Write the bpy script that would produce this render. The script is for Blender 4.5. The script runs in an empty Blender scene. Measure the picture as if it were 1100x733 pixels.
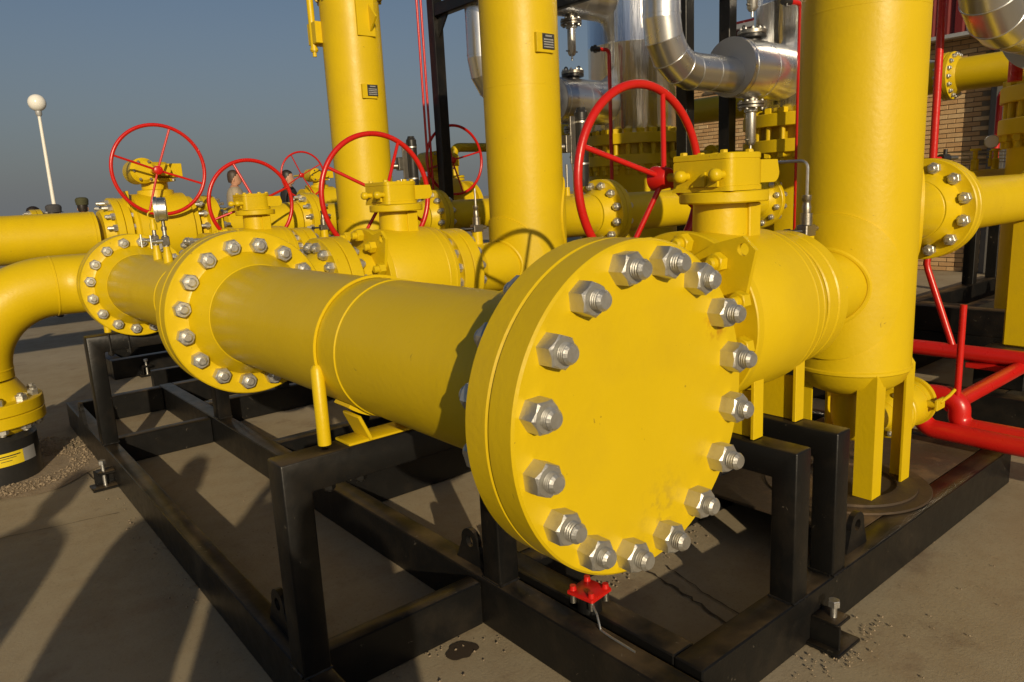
import bpy, bmesh, math, random
from math import sin, cos, pi, radians
from mathutils import Vector, Matrix
random.seed(7)
S = bpy.context.scene
COL = S.collection

# ---------------------------------------------------------------- camera, sky, sun, exposure
cam_d = bpy.data.cameras.new("camera"); cam = bpy.data.objects.new("camera", cam_d); COL.objects.link(cam)
cam_d.sensor_width = 36; cam_d.lens = 25.97; cam_d.clip_end = 3000; cam_d.clip_start = 0.05
_r = Vector((0.76779, -0.63881, -0.04918)); _u = Vector((0.16252, 0.11994, 0.97939)); _f = Vector((0.61974, 0.75996, -0.19591))
CAMH = 1.677
cam.matrix_world = Matrix(((_r.x, _u.x, -_f.x, 0), (_r.y, _u.y, -_f.y, 0), (_r.z, _u.z, -_f.z, CAMH), (0, 0, 0, 1)))
S.camera = cam
SUN_AZ, SUN_EL = radians(25), radians(17.3)          # azimuth the light travels towards (from +Y to +X), elevation
w = bpy.data.worlds.new("World"); S.world = w; w.use_nodes = True
nt = w.node_tree; bg = nt.nodes["Background"]
sky = nt.nodes.new("ShaderNodeTexSky"); sky.sky_type = 'NISHITA'; sky.sun_disc = False
sky.sun_elevation = SUN_EL; sky.sun_rotation = SUN_AZ + pi
sky.air_density = 0.92; sky.dust_density = 2.05; sky.ozone_density = 1.9; sky.altitude = 100
hs = nt.nodes.new("ShaderNodeHueSaturation"); hs.inputs["Saturation"].default_value = 0.92
nt.links.new(sky.outputs[0], hs.inputs["Color"])
# dull haze layer lying all round the horizon
_tc = nt.nodes.new("ShaderNodeTexCoord"); _sx = nt.nodes.new("ShaderNodeSeparateXYZ"); nt.links.new(_tc.outputs["Generated"], _sx.inputs[0])
_mr = nt.nodes.new("ShaderNodeMapRange"); _mr.inputs[1].default_value = 0.0; _mr.inputs[2].default_value = 0.27; _mr.inputs[3].default_value = 0.88; _mr.inputs[4].default_value = 0.0
nt.links.new(_sx.outputs[2], _mr.inputs[0])
_mx = nt.nodes.new("ShaderNodeMix"); _mx.data_type = 'RGBA'; _mx.inputs[7].default_value = (2.95, 3.12, 3.30, 1)
nt.links.new(_mr.outputs[0], _mx.inputs[0]); nt.links.new(hs.outputs[0], _mx.inputs[6]); nt.links.new(_mx.outputs[2], bg.inputs[0])
bg.inputs[1].default_value = 0.052
sun_d = bpy.data.lights.new("sun", 'SUN'); sun = bpy.data.objects.new("sun", sun_d); COL.objects.link(sun)
sun_d.energy = 3.75; sun_d.angle = radians(0.55); sun_d.color = (1.0, 0.82, 0.56)
_L = Vector((sin(SUN_AZ) * cos(SUN_EL), cos(SUN_AZ) * cos(SUN_EL), -sin(SUN_EL)))
sun.rotation_euler = _L.to_track_quat('-Z', 'Y').to_euler()
S.view_settings.view_transform = 'Standard'; S.view_settings.look = 'None'
S.view_settings.exposure = 0.0; S.view_settings.gamma = 1.0

# ---------------------------------------------------------------- materials
def mat(name, col, rough=0.5, metal=0.0, var=0.08, vscale=6.0, bump=0.0, bscale=40.0, dirt=None, dirt_amt=0.0, dscale=3.0, rvar=0.1, coat=0.0, spec=0.5, speck=None, spots=None, stretch=None, dust=None):
    m = bpy.data.materials.new(name); m.use_nodes = True
    t = m.node_tree; b = t.nodes["Principled BSDF"]; L = t.links.new
    tc = t.nodes.new("ShaderNodeTexCoord")
    geo = t.nodes.new("ShaderNodeNewGeometry")
    n1 = t.nodes.new("ShaderNodeTexNoise"); n1.inputs["Scale"].default_value = vscale; n1.inputs["Detail"].default_value = 6
    L(geo.outputs["Position"], n1.inputs["Vector"])
    mx = t.nodes.new("ShaderNodeMix"); mx.data_type = 'RGBA'
    c = Vector(col)
    mx.inputs[6].default_value = (*(c * (1 - var)), 1); mx.inputs[7].default_value = (*(c * (1 + var)), 1)
    L(n1.outputs["Fac"], mx.inputs[0]); out = mx.outputs[2]
    if dirt:
        n2 = t.nodes.new("ShaderNodeTexNoise"); n2.inputs["Scale"].default_value = dscale; n2.inputs["Detail"].default_value = 9; n2.inputs["Roughness"].default_value = 0.65
        L(geo.outputs["Position"], n2.inputs["Vector"])
        rp = t.nodes.new("ShaderNodeMapRange"); rp.inputs[1].default_value = 0.50; rp.inputs[2].default_value = 0.74; rp.inputs[4].default_value = dirt_amt
        L(n2.outputs["Fac"], rp.inputs[0])
        m2 = t.nodes.new("ShaderNodeMix"); m2.data_type = 'RGBA'; m2.inputs[7].default_value = (*dirt, 1)
        L(rp.outputs[0], m2.inputs[0]); L(out, m2.inputs[6]); out = m2.outputs[2]
    if dust:                                    # settled dust on faces that look up
        sx = t.nodes.new("ShaderNodeSeparateXYZ"); L(geo.outputs["True Normal"], sx.inputs[0])
        r8 = t.nodes.new("ShaderNodeMapRange"); r8.inputs[1].default_value = .75; r8.inputs[2].default_value = .98; L(sx.outputs[2], r8.inputs[0])
        n8 = t.nodes.new("ShaderNodeTexNoise"); n8.inputs["Scale"].default_value = 4.5; n8.inputs["Detail"].default_value = 8; L(geo.outputs["Position"], n8.inputs["Vector"])
        r9 = t.nodes.new("ShaderNodeMapRange"); r9.inputs[1].default_value = .38; r9.inputs[2].default_value = .66; r9.inputs[4].default_value = dust[1]; L(n8.outputs["Fac"], r9.inputs[0])
        m8 = t.nodes.new("ShaderNodeMath"); m8.operation = 'MULTIPLY'; L(r8.outputs[0], m8.inputs[0]); L(r9.outputs[0], m8.inputs[1])
        m9 = t.nodes.new("ShaderNodeMix"); m9.data_type = 'RGBA'; m9.inputs[7].default_value = (*dust[0], 1)
        L(m8.outputs[0], m9.inputs[0]); L(out, m9.inputs[6]); out = m9.outputs[2]
    if speck:                                   # chips, scuffs and dust specks: (colour, amount, scale, threshold)
        n5 = t.nodes.new("ShaderNodeTexNoise"); n5.inputs["Scale"].default_value = speck[2]; n5.inputs["Detail"].default_value = 3; n5.inputs["Distortion"].default_value = 1.5
        L(geo.outputs["Position"], n5.inputs["Vector"])
        r5 = t.nodes.new("ShaderNodeMapRange"); r5.inputs[1].default_value = speck[3]; r5.inputs[2].default_value = speck[3] + .03; r5.inputs[4].default_value = speck[1]
        L(n5.outputs["Fac"], r5.inputs[0])
        m5 = t.nodes.new("ShaderNodeMix"); m5.data_type = 'RGBA'; m5.inputs[7].default_value = (*speck[0], 1)
        L(r5.outputs[0], m5.inputs[0]); L(out, m5.inputs[6]); out = m5.outputs[2]
    for (sp, sr, sc, sa_) in spots or ():       # single stains at a fixed place on the thing
        ds = t.nodes.new("ShaderNodeVectorMath"); ds.operation = 'DISTANCE'; ds.inputs[1].default_value = sp; L(geo.outputs["Position"], ds.inputs[0])
        r6 = t.nodes.new("ShaderNodeMapRange"); r6.inputs[1].default_value = sr; r6.inputs[2].default_value = sr * .15; r6.inputs[3].default_value = 0; r6.inputs[4].default_value = 1
        L(ds.outputs["Value"], r6.inputs[0])
        n6 = t.nodes.new("ShaderNodeTexNoise"); n6.inputs["Scale"].default_value = 55; n6.inputs["Detail"].default_value = 6; L(geo.outputs["Position"], n6.inputs["Vector"])
        r7 = t.nodes.new("ShaderNodeMapRange"); r7.inputs[1].default_value = .46; r7.inputs[2].default_value = .66; r7.inputs[4].default_value = sa_; L(n6.outputs["Fac"], r7.inputs[0])
        ml = t.nodes.new("ShaderNodeMath"); ml.operation = 'MULTIPLY'; L(r6.outputs[0], ml.inputs[0]); L(r7.outputs[0], ml.inputs[1])
        m6 = t.nodes.new("ShaderNodeMix"); m6.data_type = 'RGBA'; m6.inputs[7].default_value = (*sc, 1)
        L(ml.outputs[0], m6.inputs[0]); L(out, m6.inputs[6]); out = m6.outputs[2]
    L(out, b.inputs["Base Color"])
    b.inputs["Metallic"].default_value = metal; b.inputs["Specular IOR Level"].default_value = spec
    mr = t.nodes.new("ShaderNodeMapRange"); mr.inputs[3].default_value = max(0.03, rough - rvar); mr.inputs[4].default_value = min(1, rough + rvar)
    n3 = t.nodes.new("ShaderNodeTexNoise"); n3.inputs["Scale"].default_value = vscale * 2.3; n3.inputs["Detail"].default_value = 5
    L(geo.outputs["Position"], n3.inputs["Vector"]); L(n3.outputs["Fac"], mr.inputs[0]); L(mr.outputs[0], b.inputs["Roughness"])
    if coat: b.inputs["Coat Weight"].default_value = coat; b.inputs["Coat Roughness"].default_value = 0.12
    if bump:
        bp = t.nodes.new("ShaderNodeBump"); bp.inputs["Strength"].default_value = bump; bp.inputs["Distance"].default_value = 0.01
        n4 = t.nodes.new("ShaderNodeTexNoise"); n4.inputs["Scale"].default_value = bscale; n4.inputs["Detail"].default_value = 4
        
        if stretch:
            mp = t.nodes.new("ShaderNodeMapping"); mp.inputs["Scale"].default_value = stretch; L(geo.outputs["Position"], mp.inputs["Vector"]); L(mp.outputs[0], n4.inputs["Vector"]); bp.inputs["Distance"].default_value = 0.02
        else: L(geo.outputs["Position"], n4.inputs["Vector"])
        L(n4.outputs["Fac"], bp.inputs["Height"]); L(bp.outputs[0], b.inputs["Normal"])
    return m
M = {}
RUST = (((1.415, .99, 1.37), .055, (.34, .10, .01), 1.0), ((1.225, .99, .99), .10, (.24, .16, .04), .26), ((1.19, .99, .955), .07, (.24, .16, .04), .22), ((1.36, .99, 1.06), .05, (.30, .16, .02), .25))
YCOL = (0.62, 0.440, 0.004)
M['yellow'] = mat("yellow_enamel", YCOL, 0.38, 0, 0.05, 5, 0.10, 55, (0.40, 0.26, 0.02), 0.28, 2.6, spec=0.36, speck=((0.16, 0.10, 0.02), .5, 28, .735))
M['yellow_rough'] = mat("yellow_rolled_enamel", YCOL, 0.42, 0, 0.05, 5, 0.10, 45, (0.40, 0.27, 0.02), 0.26, 2.0, spec=0.36, speck=((0.16, 0.10, 0.02), .5, 26, .735))
M['yellow_blank'] = mat("yellow_enamel_blank", YCOL, 0.40, 0, 0.05, 5, 0.08, 55, (0.42, 0.27, 0.02), 0.25, 3.2, spec=0.36, speck=((0.18, 0.11, 0.02), .5, 34, .73), spots=RUST)
M['red'] = mat("red_enamel", (0.52, 0.012, 0.008), 0.3, 0, 0.12, 7, 0.06, 60)
M['black'] = mat("black_paint", (0.0065, 0.0065, 0.0065), 0.36, 0, 0.2, 8, 0.08, 45, (0.05, 0.038, 0.026), 0.28, 4.5, 0.10, spec=0.36, speck=((0.16, 0.14, 0.11), .55, 24, .715), dust=((0.15, 0.105, 0.058), .42))
M['black_top'] = mat("dusty_black_deck", (0.05, 0.034, 0.02), 0.6, 0, 0.3, 8, 0.15, 45, (0.20, 0.125, 0.06), 0.9, 3.0, 0.14)
M['zinc'] = mat("zinc_plated_steel", (0.58, 0.575, 0.54), 0.44, 0.85, 0.18, 30, 0.10, 120, (0.30, 0.26, 0.18), 0.5, 18.0)
M['zinc_face'] = mat("machined_steel", (0.60, 0.60, 0.58), 0.42, 1.0, 0.15, 40, 0.08, 160)
M['alu'] = mat("aluminium_cladding", (0.78, 0.79, 0.80), 0.29, 0.95, 0.05, 3, 0.14, 4.5, None, 0, 3, 0.06)
M['alu_col'] = mat("wrinkled_aluminium_cladding", (0.80, 0.81, 0.82), 0.20, 0.97, 0.05, 3, 0.55, 1.0, None, 0, 3, 0.05, stretch=(9, 9, .7))
M['steel'] = mat("dull_steel", (0.33, 0.31, 0.27), 0.42, 1.0, 0.2, 20, 0.1, 80)
M['grey'] = mat("grey_concrete_column", (0.13, 0.125, 0.115), 0.8, 0, 0.15, 4, 0.2, 30)
M['mortar'] = mat("mortar", (0.20, 0.155, 0.10), 0.9, 0, 0.15, 10, 0.3, 60)
M['brickA'] = mat("brick_tan", (0.55, 0.355, 0.17), 0.85, 0, 0.2, 9, 0.3, 60)
M['brickB'] = mat("brick_brown", (0.48, 0.29, 0.13), 0.85, 0, 0.2, 9, 0.3, 60)
M['brickC'] = mat("brick_light", (0.60, 0.42, 0.22), 0.85, 0, 0.2, 9, 0.3, 60)
M['cladding'] = mat("dark_red_cladding", (0.13, 0.010, 0.010), 0.45, 0, 0.15, 3)
M['galv'] = mat("galvanised_sheet", (0.42, 0.43, 0.44), 0.5, 0.4, 0.1, 6)
M['white'] = mat("white_paint", (0.78, 0.76, 0.70), 0.4, 0, 0.05, 6)
M['globe'] = mat("opal_glass", (0.80, 0.79, 0.74), 0.2, 0, 0.04, 6)
M['rubber'] = mat("black_plastic", (0.02, 0.02, 0.02), 0.35, 0, 0.2, 12)
M['plate'] = mat("nameplate_ink", (0.03, 0.03, 0.03), 0.4, 0, 0.2, 12)
M['plate_line'] = mat("nameplate_silver", (0.42, 0.42, 0.40), 0.4, 0.5, 0.1, 12)
M['dial'] = mat("dial_white", (0.80, 0.79, 0.74), 0.3, 0, 0.03, 12)
M['skin'] = mat("skin", (0.45, 0.24, 0.15), 0.5, 0, 0.08, 12)
M['hair'] = mat("dark_hair", (0.02, 0.014, 0.010), 0.5, 0, 0.3, 60)
M['hair2'] = mat("brown_hair", (0.05, 0.03, 0.018), 0.55, 0, 0.3, 60)
M['tan'] = mat("tan_cloth", (0.36, 0.30, 0.21), 0.85, 0, 0.1, 12, 0.2, 30)
M['darkcloth'] = mat("black_cloth", (0.015, 0.015, 0.017), 0.8, 0, 0.2, 12, 0.2, 30)
M['olive'] = mat("olive_cloth", (0.055, 0.055, 0.022), 0.85, 0, 0.2, 12, 0.2, 30)
M['navy'] = mat("grey_cloth", (0.05, 0.05, 0.055), 0.85, 0, 0.2, 12, 0.2, 30)
M['sticker'] = mat("yellow_sticker", (0.72, 0.55, 0.02), 0.4, 0, 0.05, 8)
M['green'] = mat("green_plastic", (0.02, 0.18, 0.05), 0.4, 0, 0.1, 12)

def ground_mat():
    m = bpy.data.materials.new("concrete_ground"); m.use_nodes = True
    t = m.node_tree; b = t.nodes["Principled BSDF"]; L = t.links.new
    geo = t.nodes.new("ShaderNodeNewGeometry")
    def noise(s, d=8, r=0.6):
        n = t.nodes.new("ShaderNodeTexNoise"); n.inputs["Scale"].default_value = s; n.inputs["Detail"].default_value = d; n.inputs["Roughness"].default_value = r
        L(geo.outputs["Position"], n.inputs["Vector"]); return n.outputs["Fac"]
    def mix(f, a, bb, typ='MIX'):
        x = t.nodes.new("ShaderNodeMix"); x.data_type = 'RGBA'; x.blend_type = typ
        for s, v in ((0, f), (6, a), (7, bb)):
            if isinstance(v, (int, float)): x.inputs[s].default_value = v
            elif isinstance(v, tuple): x.inputs[s].default_value = (*v, 1)
            else: L(v, x.inputs[s])
        return x.outputs[2]
    def rng(f, a, bb, c=0, d=1):
        x = t.nodes.new("ShaderNodeMapRange"); L(f, x.inputs[0])
        for i, v in zip((1, 2, 3, 4), (a, bb, c, d)): x.inputs[i].default_value = v
        return x.outputs[0]
    c = mix(noise(0.8), (0.30, 0.248, 0.158), (0.37, 0.312, 0.21))
    c = mix(rng(noise(5.5, 10, 0.7), 0.42, 0.72, 0, 0.55), c, (0.25, 0.18, 0.10))
    c = mix(rng(noise(1.7, 9, 0.65), 0.55, 0.72, 0, 0.5), c, (0.23, 0.14, 0.075))
    c = mix(rng(noise(60, 3, 0.6), 0.55, 0.75, 0, 0.45), c, (0.15, 0.115, 0.07))
    c = mix(rng(noise(0.55, 7, 0.55), 0.47, 0.68, 0, 0.6), c, (0.42, 0.36, 0.26))
    c = mix(rng(noise(2.6, 10, 0.7), 0.56, 0.72, 0, 0.65), c, (0.17, 0.115, 0.07))
    L(c, b.inputs["Base Color"]); b.inputs["Roughness"].default_value = 0.85
    bp = t.nodes.new("ShaderNodeBump"); bp.inputs["Strength"].default_value = 0.20; bp.inputs["Distance"].default_value = 0.010
    add = t.nodes.new("ShaderNodeMath"); add.operation = 'ADD'; L(noise(9, 8, 0.7), add.inputs[0]); L(noise(90, 4, 0.7), add.inputs[1])
    L(add.outputs[0], bp.inputs["Height"]); L(bp.outputs[0], b.inputs["Normal"])
    return m
M['ground'] = ground_mat()
M['gravel'] = mat("gravel_stone", (0.27, 0.21, 0.14), 0.9, 0, 0.35, 30, 0.3, 80)
M['earth'] = mat("sandy_earth", (0.30, 0.235, 0.16), 0.95, 0, 0.25, 14, 0.6, 60, (0.18, 0.13, 0.08), 0.6, 9)
M['stain'] = mat("oil_stain", (0.045, 0.032, 0.02), 0.7, 0, 0.2, 14)

# ---------------------------------------------------------------- mesh builder
X, Y, Z = Vector((1, 0, 0)), Vector((0, 1, 0)), Vector((0, 0, 1))
def V(*a): return Vector(a)
def basis(axis):
    a = Vector(axis).normalized()
    h = Z if abs(a.z) < 0.9 else X
    e1 = h.cross(a).normalized(); e2 = a.cross(e1).normalized()
    return a, e1, e2
class MB:
    def __init__(s): s.v = []; s.f = []
    def add(s, vs, fs):
        o = len(s.v); s.v += [tuple(p) for p in vs]; s.f += [tuple(i + o for i in f) for f in fs]; return s
    def rings(s, rs, cap0=True, cap1=True, closed=True):
        n = len(rs[0]); vs = [p for r in rs for p in r]; fs = []
        for k in range(len(rs) - 1):
            for i in range(n if closed else n - 1):
                j = (i + 1) % n
                fs.append((k * n + i, k * n + j, (k + 1) * n + j, (k + 1) * n + i))
        if cap0: fs.append(tuple(range(n - 1, -1, -1)))
        if cap1: fs.append(tuple((len(rs) - 1) * n + i for i in range(n)))
        return s.add(vs, fs)
    def lathe(s, o, axis, prof, n=48, cap0=True, cap1=True, fr=None):
        a, e1, e2 = fr or basis(axis); o = Vector(o)
        rs = [[o + a * t + (e1 * cos(2 * pi * i / n) + e2 * sin(2 * pi * i / n)) * max(r, 1e-4) for i in range(n)] for t, r in prof]
        return s.rings(rs, cap0, cap1)
    def cyl(s, p0, p1, r0, r1=None, n=32, ch=0.0):
        p0, p1 = Vector(p0), Vector(p1); d = (p1 - p0).length; r1 = r0 if r1 is None else r1
        pr = [(0, r0), (d, r1)] if not ch else [(0, r0 - ch), (ch, r0), (d - ch, r1), (d, r1 - ch)]
        return s.lathe(p0, p1 - p0, pr, n)
    def disc(s, o, axis, r, t, n=72, ch=0.004):
        return s.lathe(o, axis, [(0, r - ch), (ch, r), (t - ch, r), (t, r - ch)], n)
    def annulus(s, o, axis, r0, r1, t, n=72):
        a, e1, e2 = basis(axis); o = Vector(o); rs = []
        for tt, r in ((0, r0), (0, r1), (t, r1), (t, r0), (0, r0)):
            rs.append([o + a * tt + (e1 * cos(2 * pi * i / n) + e2 * sin(2 * pi * i / n)) * r for i in range(n)])
        return s.rings(rs, False, False)
    def tube(s, pts, r, n=14, cap=True, closed=False):
        pts = [Vector(p) for p in pts]; m = len(pts); rs = []; prev = None
        for i, p in enumerate(pts):
            if closed: d = pts[(i + 1) % m] - pts[i - 1]
            else: d = pts[min(i + 1, m - 1)] - pts[max(i - 1, 0)]
            d.normalize()
            if prev is None: _, e1, e2 = basis(d)
            else:
                e1 = (prev - d * prev.dot(d)).normalized(); e2 = d.cross(e1).normalized()
            prev = e1
            rr = r[i] if isinstance(r, (list, tuple)) else r
            rs.append([p + (e1 * cos(2 * pi * k / n) + e2 * sin(2 * pi * k / n)) * rr for k in range(n)])
        if closed: rs.append(rs[0]); cap = False
        return s.rings(rs, cap, cap)
    def box(s, c, d, R=None, ch=0.004):
        c = Vector(c); hx, hy, hz = d[0] / 2, d[1] / 2, d[2] / 2
        ch = min(ch, hx * .45, hy * .45, hz * .45); R = R or Matrix.Identity(3)
        def ring(z, k): 
            x, y = hx - k, hy - k
            return [V(-x + (ch - 0), -y, z), V(x - ch, -y, z), V(x, -y + ch, z), V(x, y - ch, z), V(x - ch, y, z), V(-x + ch, y, z), V(-x, y - ch, z), V(-x, -y + ch, z)]
        rs = [ring(-hz, ch), ring(-hz + ch, 0), ring(hz - ch, 0), ring(hz, ch)]
        return s.rings([[c + R @ p for p in r] for r in rs])
    def span(s, a, b, ch=0.004):
        return s.box([(p + q) / 2 for p, q in zip(a, b)], [abs(q - p) for p, q in zip(a, b)], None, ch)
    def prism(s, poly, o, e1, e2, en, t):
        o, e1, e2, en = Vector(o), Vector(e1), Vector(e2), Vector(en)
        return s.rings([[o + e1 * x + e2 * y + en * k for x, y in poly] for k in (0, t)])
    def sphere(s, c, r, n=16, m=10, sc=(1, 1, 1)):
        c = Vector(c); rs = []
        for k in range(m + 1):
            a = -pi / 2 + pi * k / m
            rs.append([c + V(cos(a) * cos(2 * pi * i / n) * r * sc[0], cos(a) * sin(2 * pi * i / n) * r * sc[1], sin(a) * r * sc[2]) for i in range(n)])
        return s.rings(rs)
    def hexnut(s, o, axis, af, h, rot=0.0, both=False):
        a, e1, e2 = basis(axis); o = Vector(o); R = af / 2 / cos(pi / 6); rs = []
        def ring(t6, t12, k6, k12):
            r = []
            for i in range(12):
                an = rot + pi * i / 6; cr = i % 2 == 0
                rad = (R * k6) if cr else (af / 2 * k12)
                r.append(o + a * (t6 if cr else t12) + (e1 * cos(an) + e2 * sin(an)) * rad)
            return r
        rs = [ring(0, 0, 1, 1), ring(h * .86, h * .96, 1, 1), ring(h, h, .85, .96)]
        return s.rings(rs)
    def build(s, name, m, parent=None, smooth=38, origin=None, **pr):
        o = Vector(origin) if origin is not None else (parent.matrix_basis.translation if parent is not None and parent.get('_root') else V(0, 0, 0))
        if parent is not None and not parent.get('_root'):
            o = Vector(parent.get('_org', (0, 0, 0)))
        me = bpy.data.meshes.new(name)
        me.from_pydata([(p[0] - o.x, p[1] - o.y, p[2] - o.z) for p in s.v], [], s.f)
        ms = m if isinstance(m, (list, tuple)) else [m]
        for q in ms: me.materials.append(M[q] if isinstance(q, str) else q)
        bm = bmesh.new(); bm.from_mesh(me); bmesh.ops.recalc_face_normals(bm, faces=bm.faces); bm.to_mesh(me); bm.free()
        if smooth:
            me.shade_smooth(); me.set_sharp_from_angle(angle=radians(smooth))
        ob = bpy.data.objects.new(name, me); COL.objects.link(ob)
        if parent is not None: ob.parent = parent; ob['_org'] = tuple(o)
        elif origin is not None: ob.location = o
        for k, v in pr.items(): ob[k] = v
        return ob
def thing(name, label, cat, loc=(0, 0, 0), group=None):
    o = bpy.data.objects.new(name, None); COL.objects.link(o); o.location = loc; o.empty_display_size = 0.1
    o['label'] = label; o['category'] = cat; o['_root'] = 1
    if group: o['group'] = group
    return o
def struct(name, mb, m, smooth=38): return mb.build(name, m, None, smooth, kind='structure')
def copy_tree(o, d=None, label=None, parent=None, skip=()):
    c = o.copy(); COL.objects.link(c)
    if parent is not None: c.parent = parent
    if d is not None: c.location = o.location + Vector(d)
    if label: c['label'] = label
    for ch in list(o.children):
        if ch.name.split('.')[0] not in skip: copy_tree(ch, None, None, c, skip)
    return c
def mesh_of(mb, name, m, smooth=38):
    ob = mb.build(name, m, None, smooth); me = ob.data; bpy.data.objects.remove(ob); return me
def inst(name, me, parent, mw, org=None):
    """object sharing a mesh, placed with world matrix mw under a thing at rest"""
    ob = bpy.data.objects.new(name, me); COL.objects.link(ob); ob.parent = parent
    o = parent.matrix_basis.translation if parent.get('_root') else Vector(org)
    ob.matrix_basis = Matrix.Translation(-o) @ mw
    return ob
def frame_mat(p, axis, rot=0.0):
    a, e1, e2 = basis(axis)
    R = Matrix((e1, e2, a)).transposed().to_4x4()
    return Matrix.Translation(Vector(p)) @ R @ Matrix.Rotation(rot, 4, 'Z')

# bolts: base meshes along +Z, nut face of the joint at z = 0
def stud_mesh(name, length, d, af, nh, tip, m='zinc', rough=False):
    """length = distance between the two nut seats (along -Z); tip = stud protrusion past each nut"""
    b = MB()
    pr = []
    if rough:
        t = nh * 0.9; 
        pr = [(-length - nh - tip, d * .42), (-length - nh - tip * .8, d * .5)]
        pr += [(nh * .9, d * .5)]
        k = 4
        for i in range(k):
            a = nh + (tip * .82) * i / k
            pr += [(a, d * .39), (a + tip * .82 / k * .55, d * .515)]
        pr += [(nh + tip * .84, d * .46), (nh + tip, d * .38)]
    else:
        pr = [(-length - nh - tip, d * .38), (-length - nh - tip * .8, d * .48), (nh + tip * .8, d * .48), (nh + tip, d * .36)]
    b.lathe((0, 0, 0), Z, pr, 16 if rough else 10)
    return mesh_of(b, name, m, 14 if rough else 38)
def nut_mesh(af, h, m='zinc'):
    b = MB(); b.hexnut((0, 0, 0), Z, af, h); return mesh_of(b, "nut", m, 25)
def bolt_mesh(length, d, af, nh, tip, m='zinc'):
    b = MB()
    b.lathe((0, 0, 0), Z, [(-length - nh - tip, d * .38), (-length - nh - tip * .8, d * .48), (nh + tip * .8, d * .48), (nh + tip, d * .36)], 10)
    b.hexnut((0, 0, 0), Z, af, nh); b.hexnut((0, 0, -length), -Z, af, nh, 0.3)
    return mesh_of(b, "stud_bolt", m, 25)
def bolt_circle(parent, me, c, axis, rbc, n, phase=0.0, only=None, name="stud_bolt"):
    a, e1, e2 = basis(axis); out = []
    for i in range(n):
        an = phase + 2 * pi * i / n
        if only and not only(an): continue
        p = Vector(c) + (e1 * cos(an) + e2 * sin(an)) * rbc
        out.append(inst(name, me, parent, frame_mat(p, axis, random.uniform(0, pi))))
    return out
def arc(c, r, e1, e2, a0, a1, n=12):
    c, e1, e2 = Vector(c), Vector(e1), Vector(e2)
    return [c + (e1 * cos(a0 + (a1 - a0) * i / n) + e2 * sin(a0 + (a1 - a0) * i / n)) * r for i in range(n + 1)]
def weld(mb, c, axis, r, w=0.006, n=64):
    mb.lathe(c, axis, [(-w, r - .001), (-w * .5, r + w * .45), (w * .5, r + w * .45), (w, r - .001)], n, False, False)
def wn_flange(mb, face, axis, r, t, rp, hub, hlen, n=96):
    """weld-neck flange: face at `face`, disc thickness t going along axis, then hub tapering to the pipe"""
    mb.lathe(face, axis, [(0, r - .005), (.005, r), (t - .005, r), (t, r - .005), (t, hub + .02), (t + .006, hub + .006), (t + .02, hub), (t + hlen, rp + .002)], n)

# ---------------------------------------------------------------- ground
g = MB(); g.add([(-900, -900, 0), (900, -900, 0), (900, 900, 0), (-900, 900, 0)], [(0, 1, 2, 3)])
struct("ground", g, 'ground', 0)

LY = (1.63, 3.93, 6.19)
HX, HZ = 1.153, 1.218                    # header axis
BZ = 1.20                                # branch axis height
def band(mb, c, axis, r0, r1, wd, a0, a1, n=40):
    a, e1, e2 = basis(axis); c = Vector(c); rs = []
    for i in range(n + 1):
        t = a0 + (a1 - a0) * i / n; d = e1 * cos(t) + e2 * sin(t)
        rs.append([c + d * r0 - a * wd / 2, c + d * r1 - a * wd / 2, c + d * r1 + a * wd / 2, c + d * r0 + a * wd / 2])
    return mb.rings(rs)

# ---- blind flange closing the header
bf = thing("blind_flange", "big round yellow blank flange closing the near pipe end, ringed by steel nuts", "blind flange", (HX, .99, HZ))
b = MB(); b.lathe((HX, .99, HZ), Y, [(0, .3525), (.005, .3575), (.070, .3575), (.073, .3545)], 160)
b.build("disc", 'yellow_blank', bf)
nm = nut_mesh(.061, .040)
sms = [stud_mesh("stud", .148, .040, .063, .040, tp, 'zinc', True) for tp in (.023, .026, .029)]
for o in bolt_circle(bf, sms[0], (HX, .99, HZ), -Y, .31, 16, radians(11.25), name="stud"):
    o.data = random.choice(sms)
    for z, fl in ((0.0, 0), (-.148, 1)):
        k = bpy.data.objects.new("nut", nm); COL.objects.link(k); k.parent = o
        k.matrix_basis = Matrix.Translation((0, 0, z)) @ (Matrix.Rotation(pi, 4, 'X') if fl else Matrix.Identity(4))
b = MB(); b.lathe((HX, 1.0605, HZ), Y, [(0, .345), (.008, .345)], 96); b.build("gasket", 'rubber', bf)

# ---- header pipe
hd = thing("header_pipe", "thick straight yellow pipe running back from the blank flange to a second bolted flange", "pipe", (HX, 2.1, 0))
b = MB(); b.lathe((HX, 1.24, HZ), Y, [(0, .2145), (1.87, .2145)], 96, False, False)
for y in (1.245, 1.985, 3.105): weld(b, (HX, y, HZ), Y, .2145, .008, 96)
b.build("pipe", 'yellow', hd)
b = MB(); wn_flange(b, (HX, 1.066, HZ), Y, .3575, .072, .2145, .262, .11, 140); b.build("flange", 'yellow', hd)
b = MB(); wn_flange(b, (HX, 3.283, HZ), -Y, .3575, .072, .2145, .262, .11, 140); b.build("flange", 'yellow', hd)
b = MB(); wn_flange(b, (HX, 3.287, HZ), Y, .3575, .066, .2, .255, .11, 120)
bm2 = bolt_mesh(.141, .040, .062, .038, .016)
fb = MB()
for yv in LY[:2]:
    b2 = MB(); b2.cyl((HX + .13, yv, BZ), (1.71, yv, BZ), .1625, n=64); weld(b2, (1.70, yv, BZ), X, .1625)
    band(b2, (1.375, yv, BZ), X, .15, .18, .03, 0, 2 * pi)
    br = b2.build("branch_pipe", 'yellow', hd)
    b2 = MB(); wn_flange(b2, (1.885, yv, BZ), -X, .285, .075, .1625, .20, .10, 96); b2.build("branch_flange", 'yellow', br)
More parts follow.
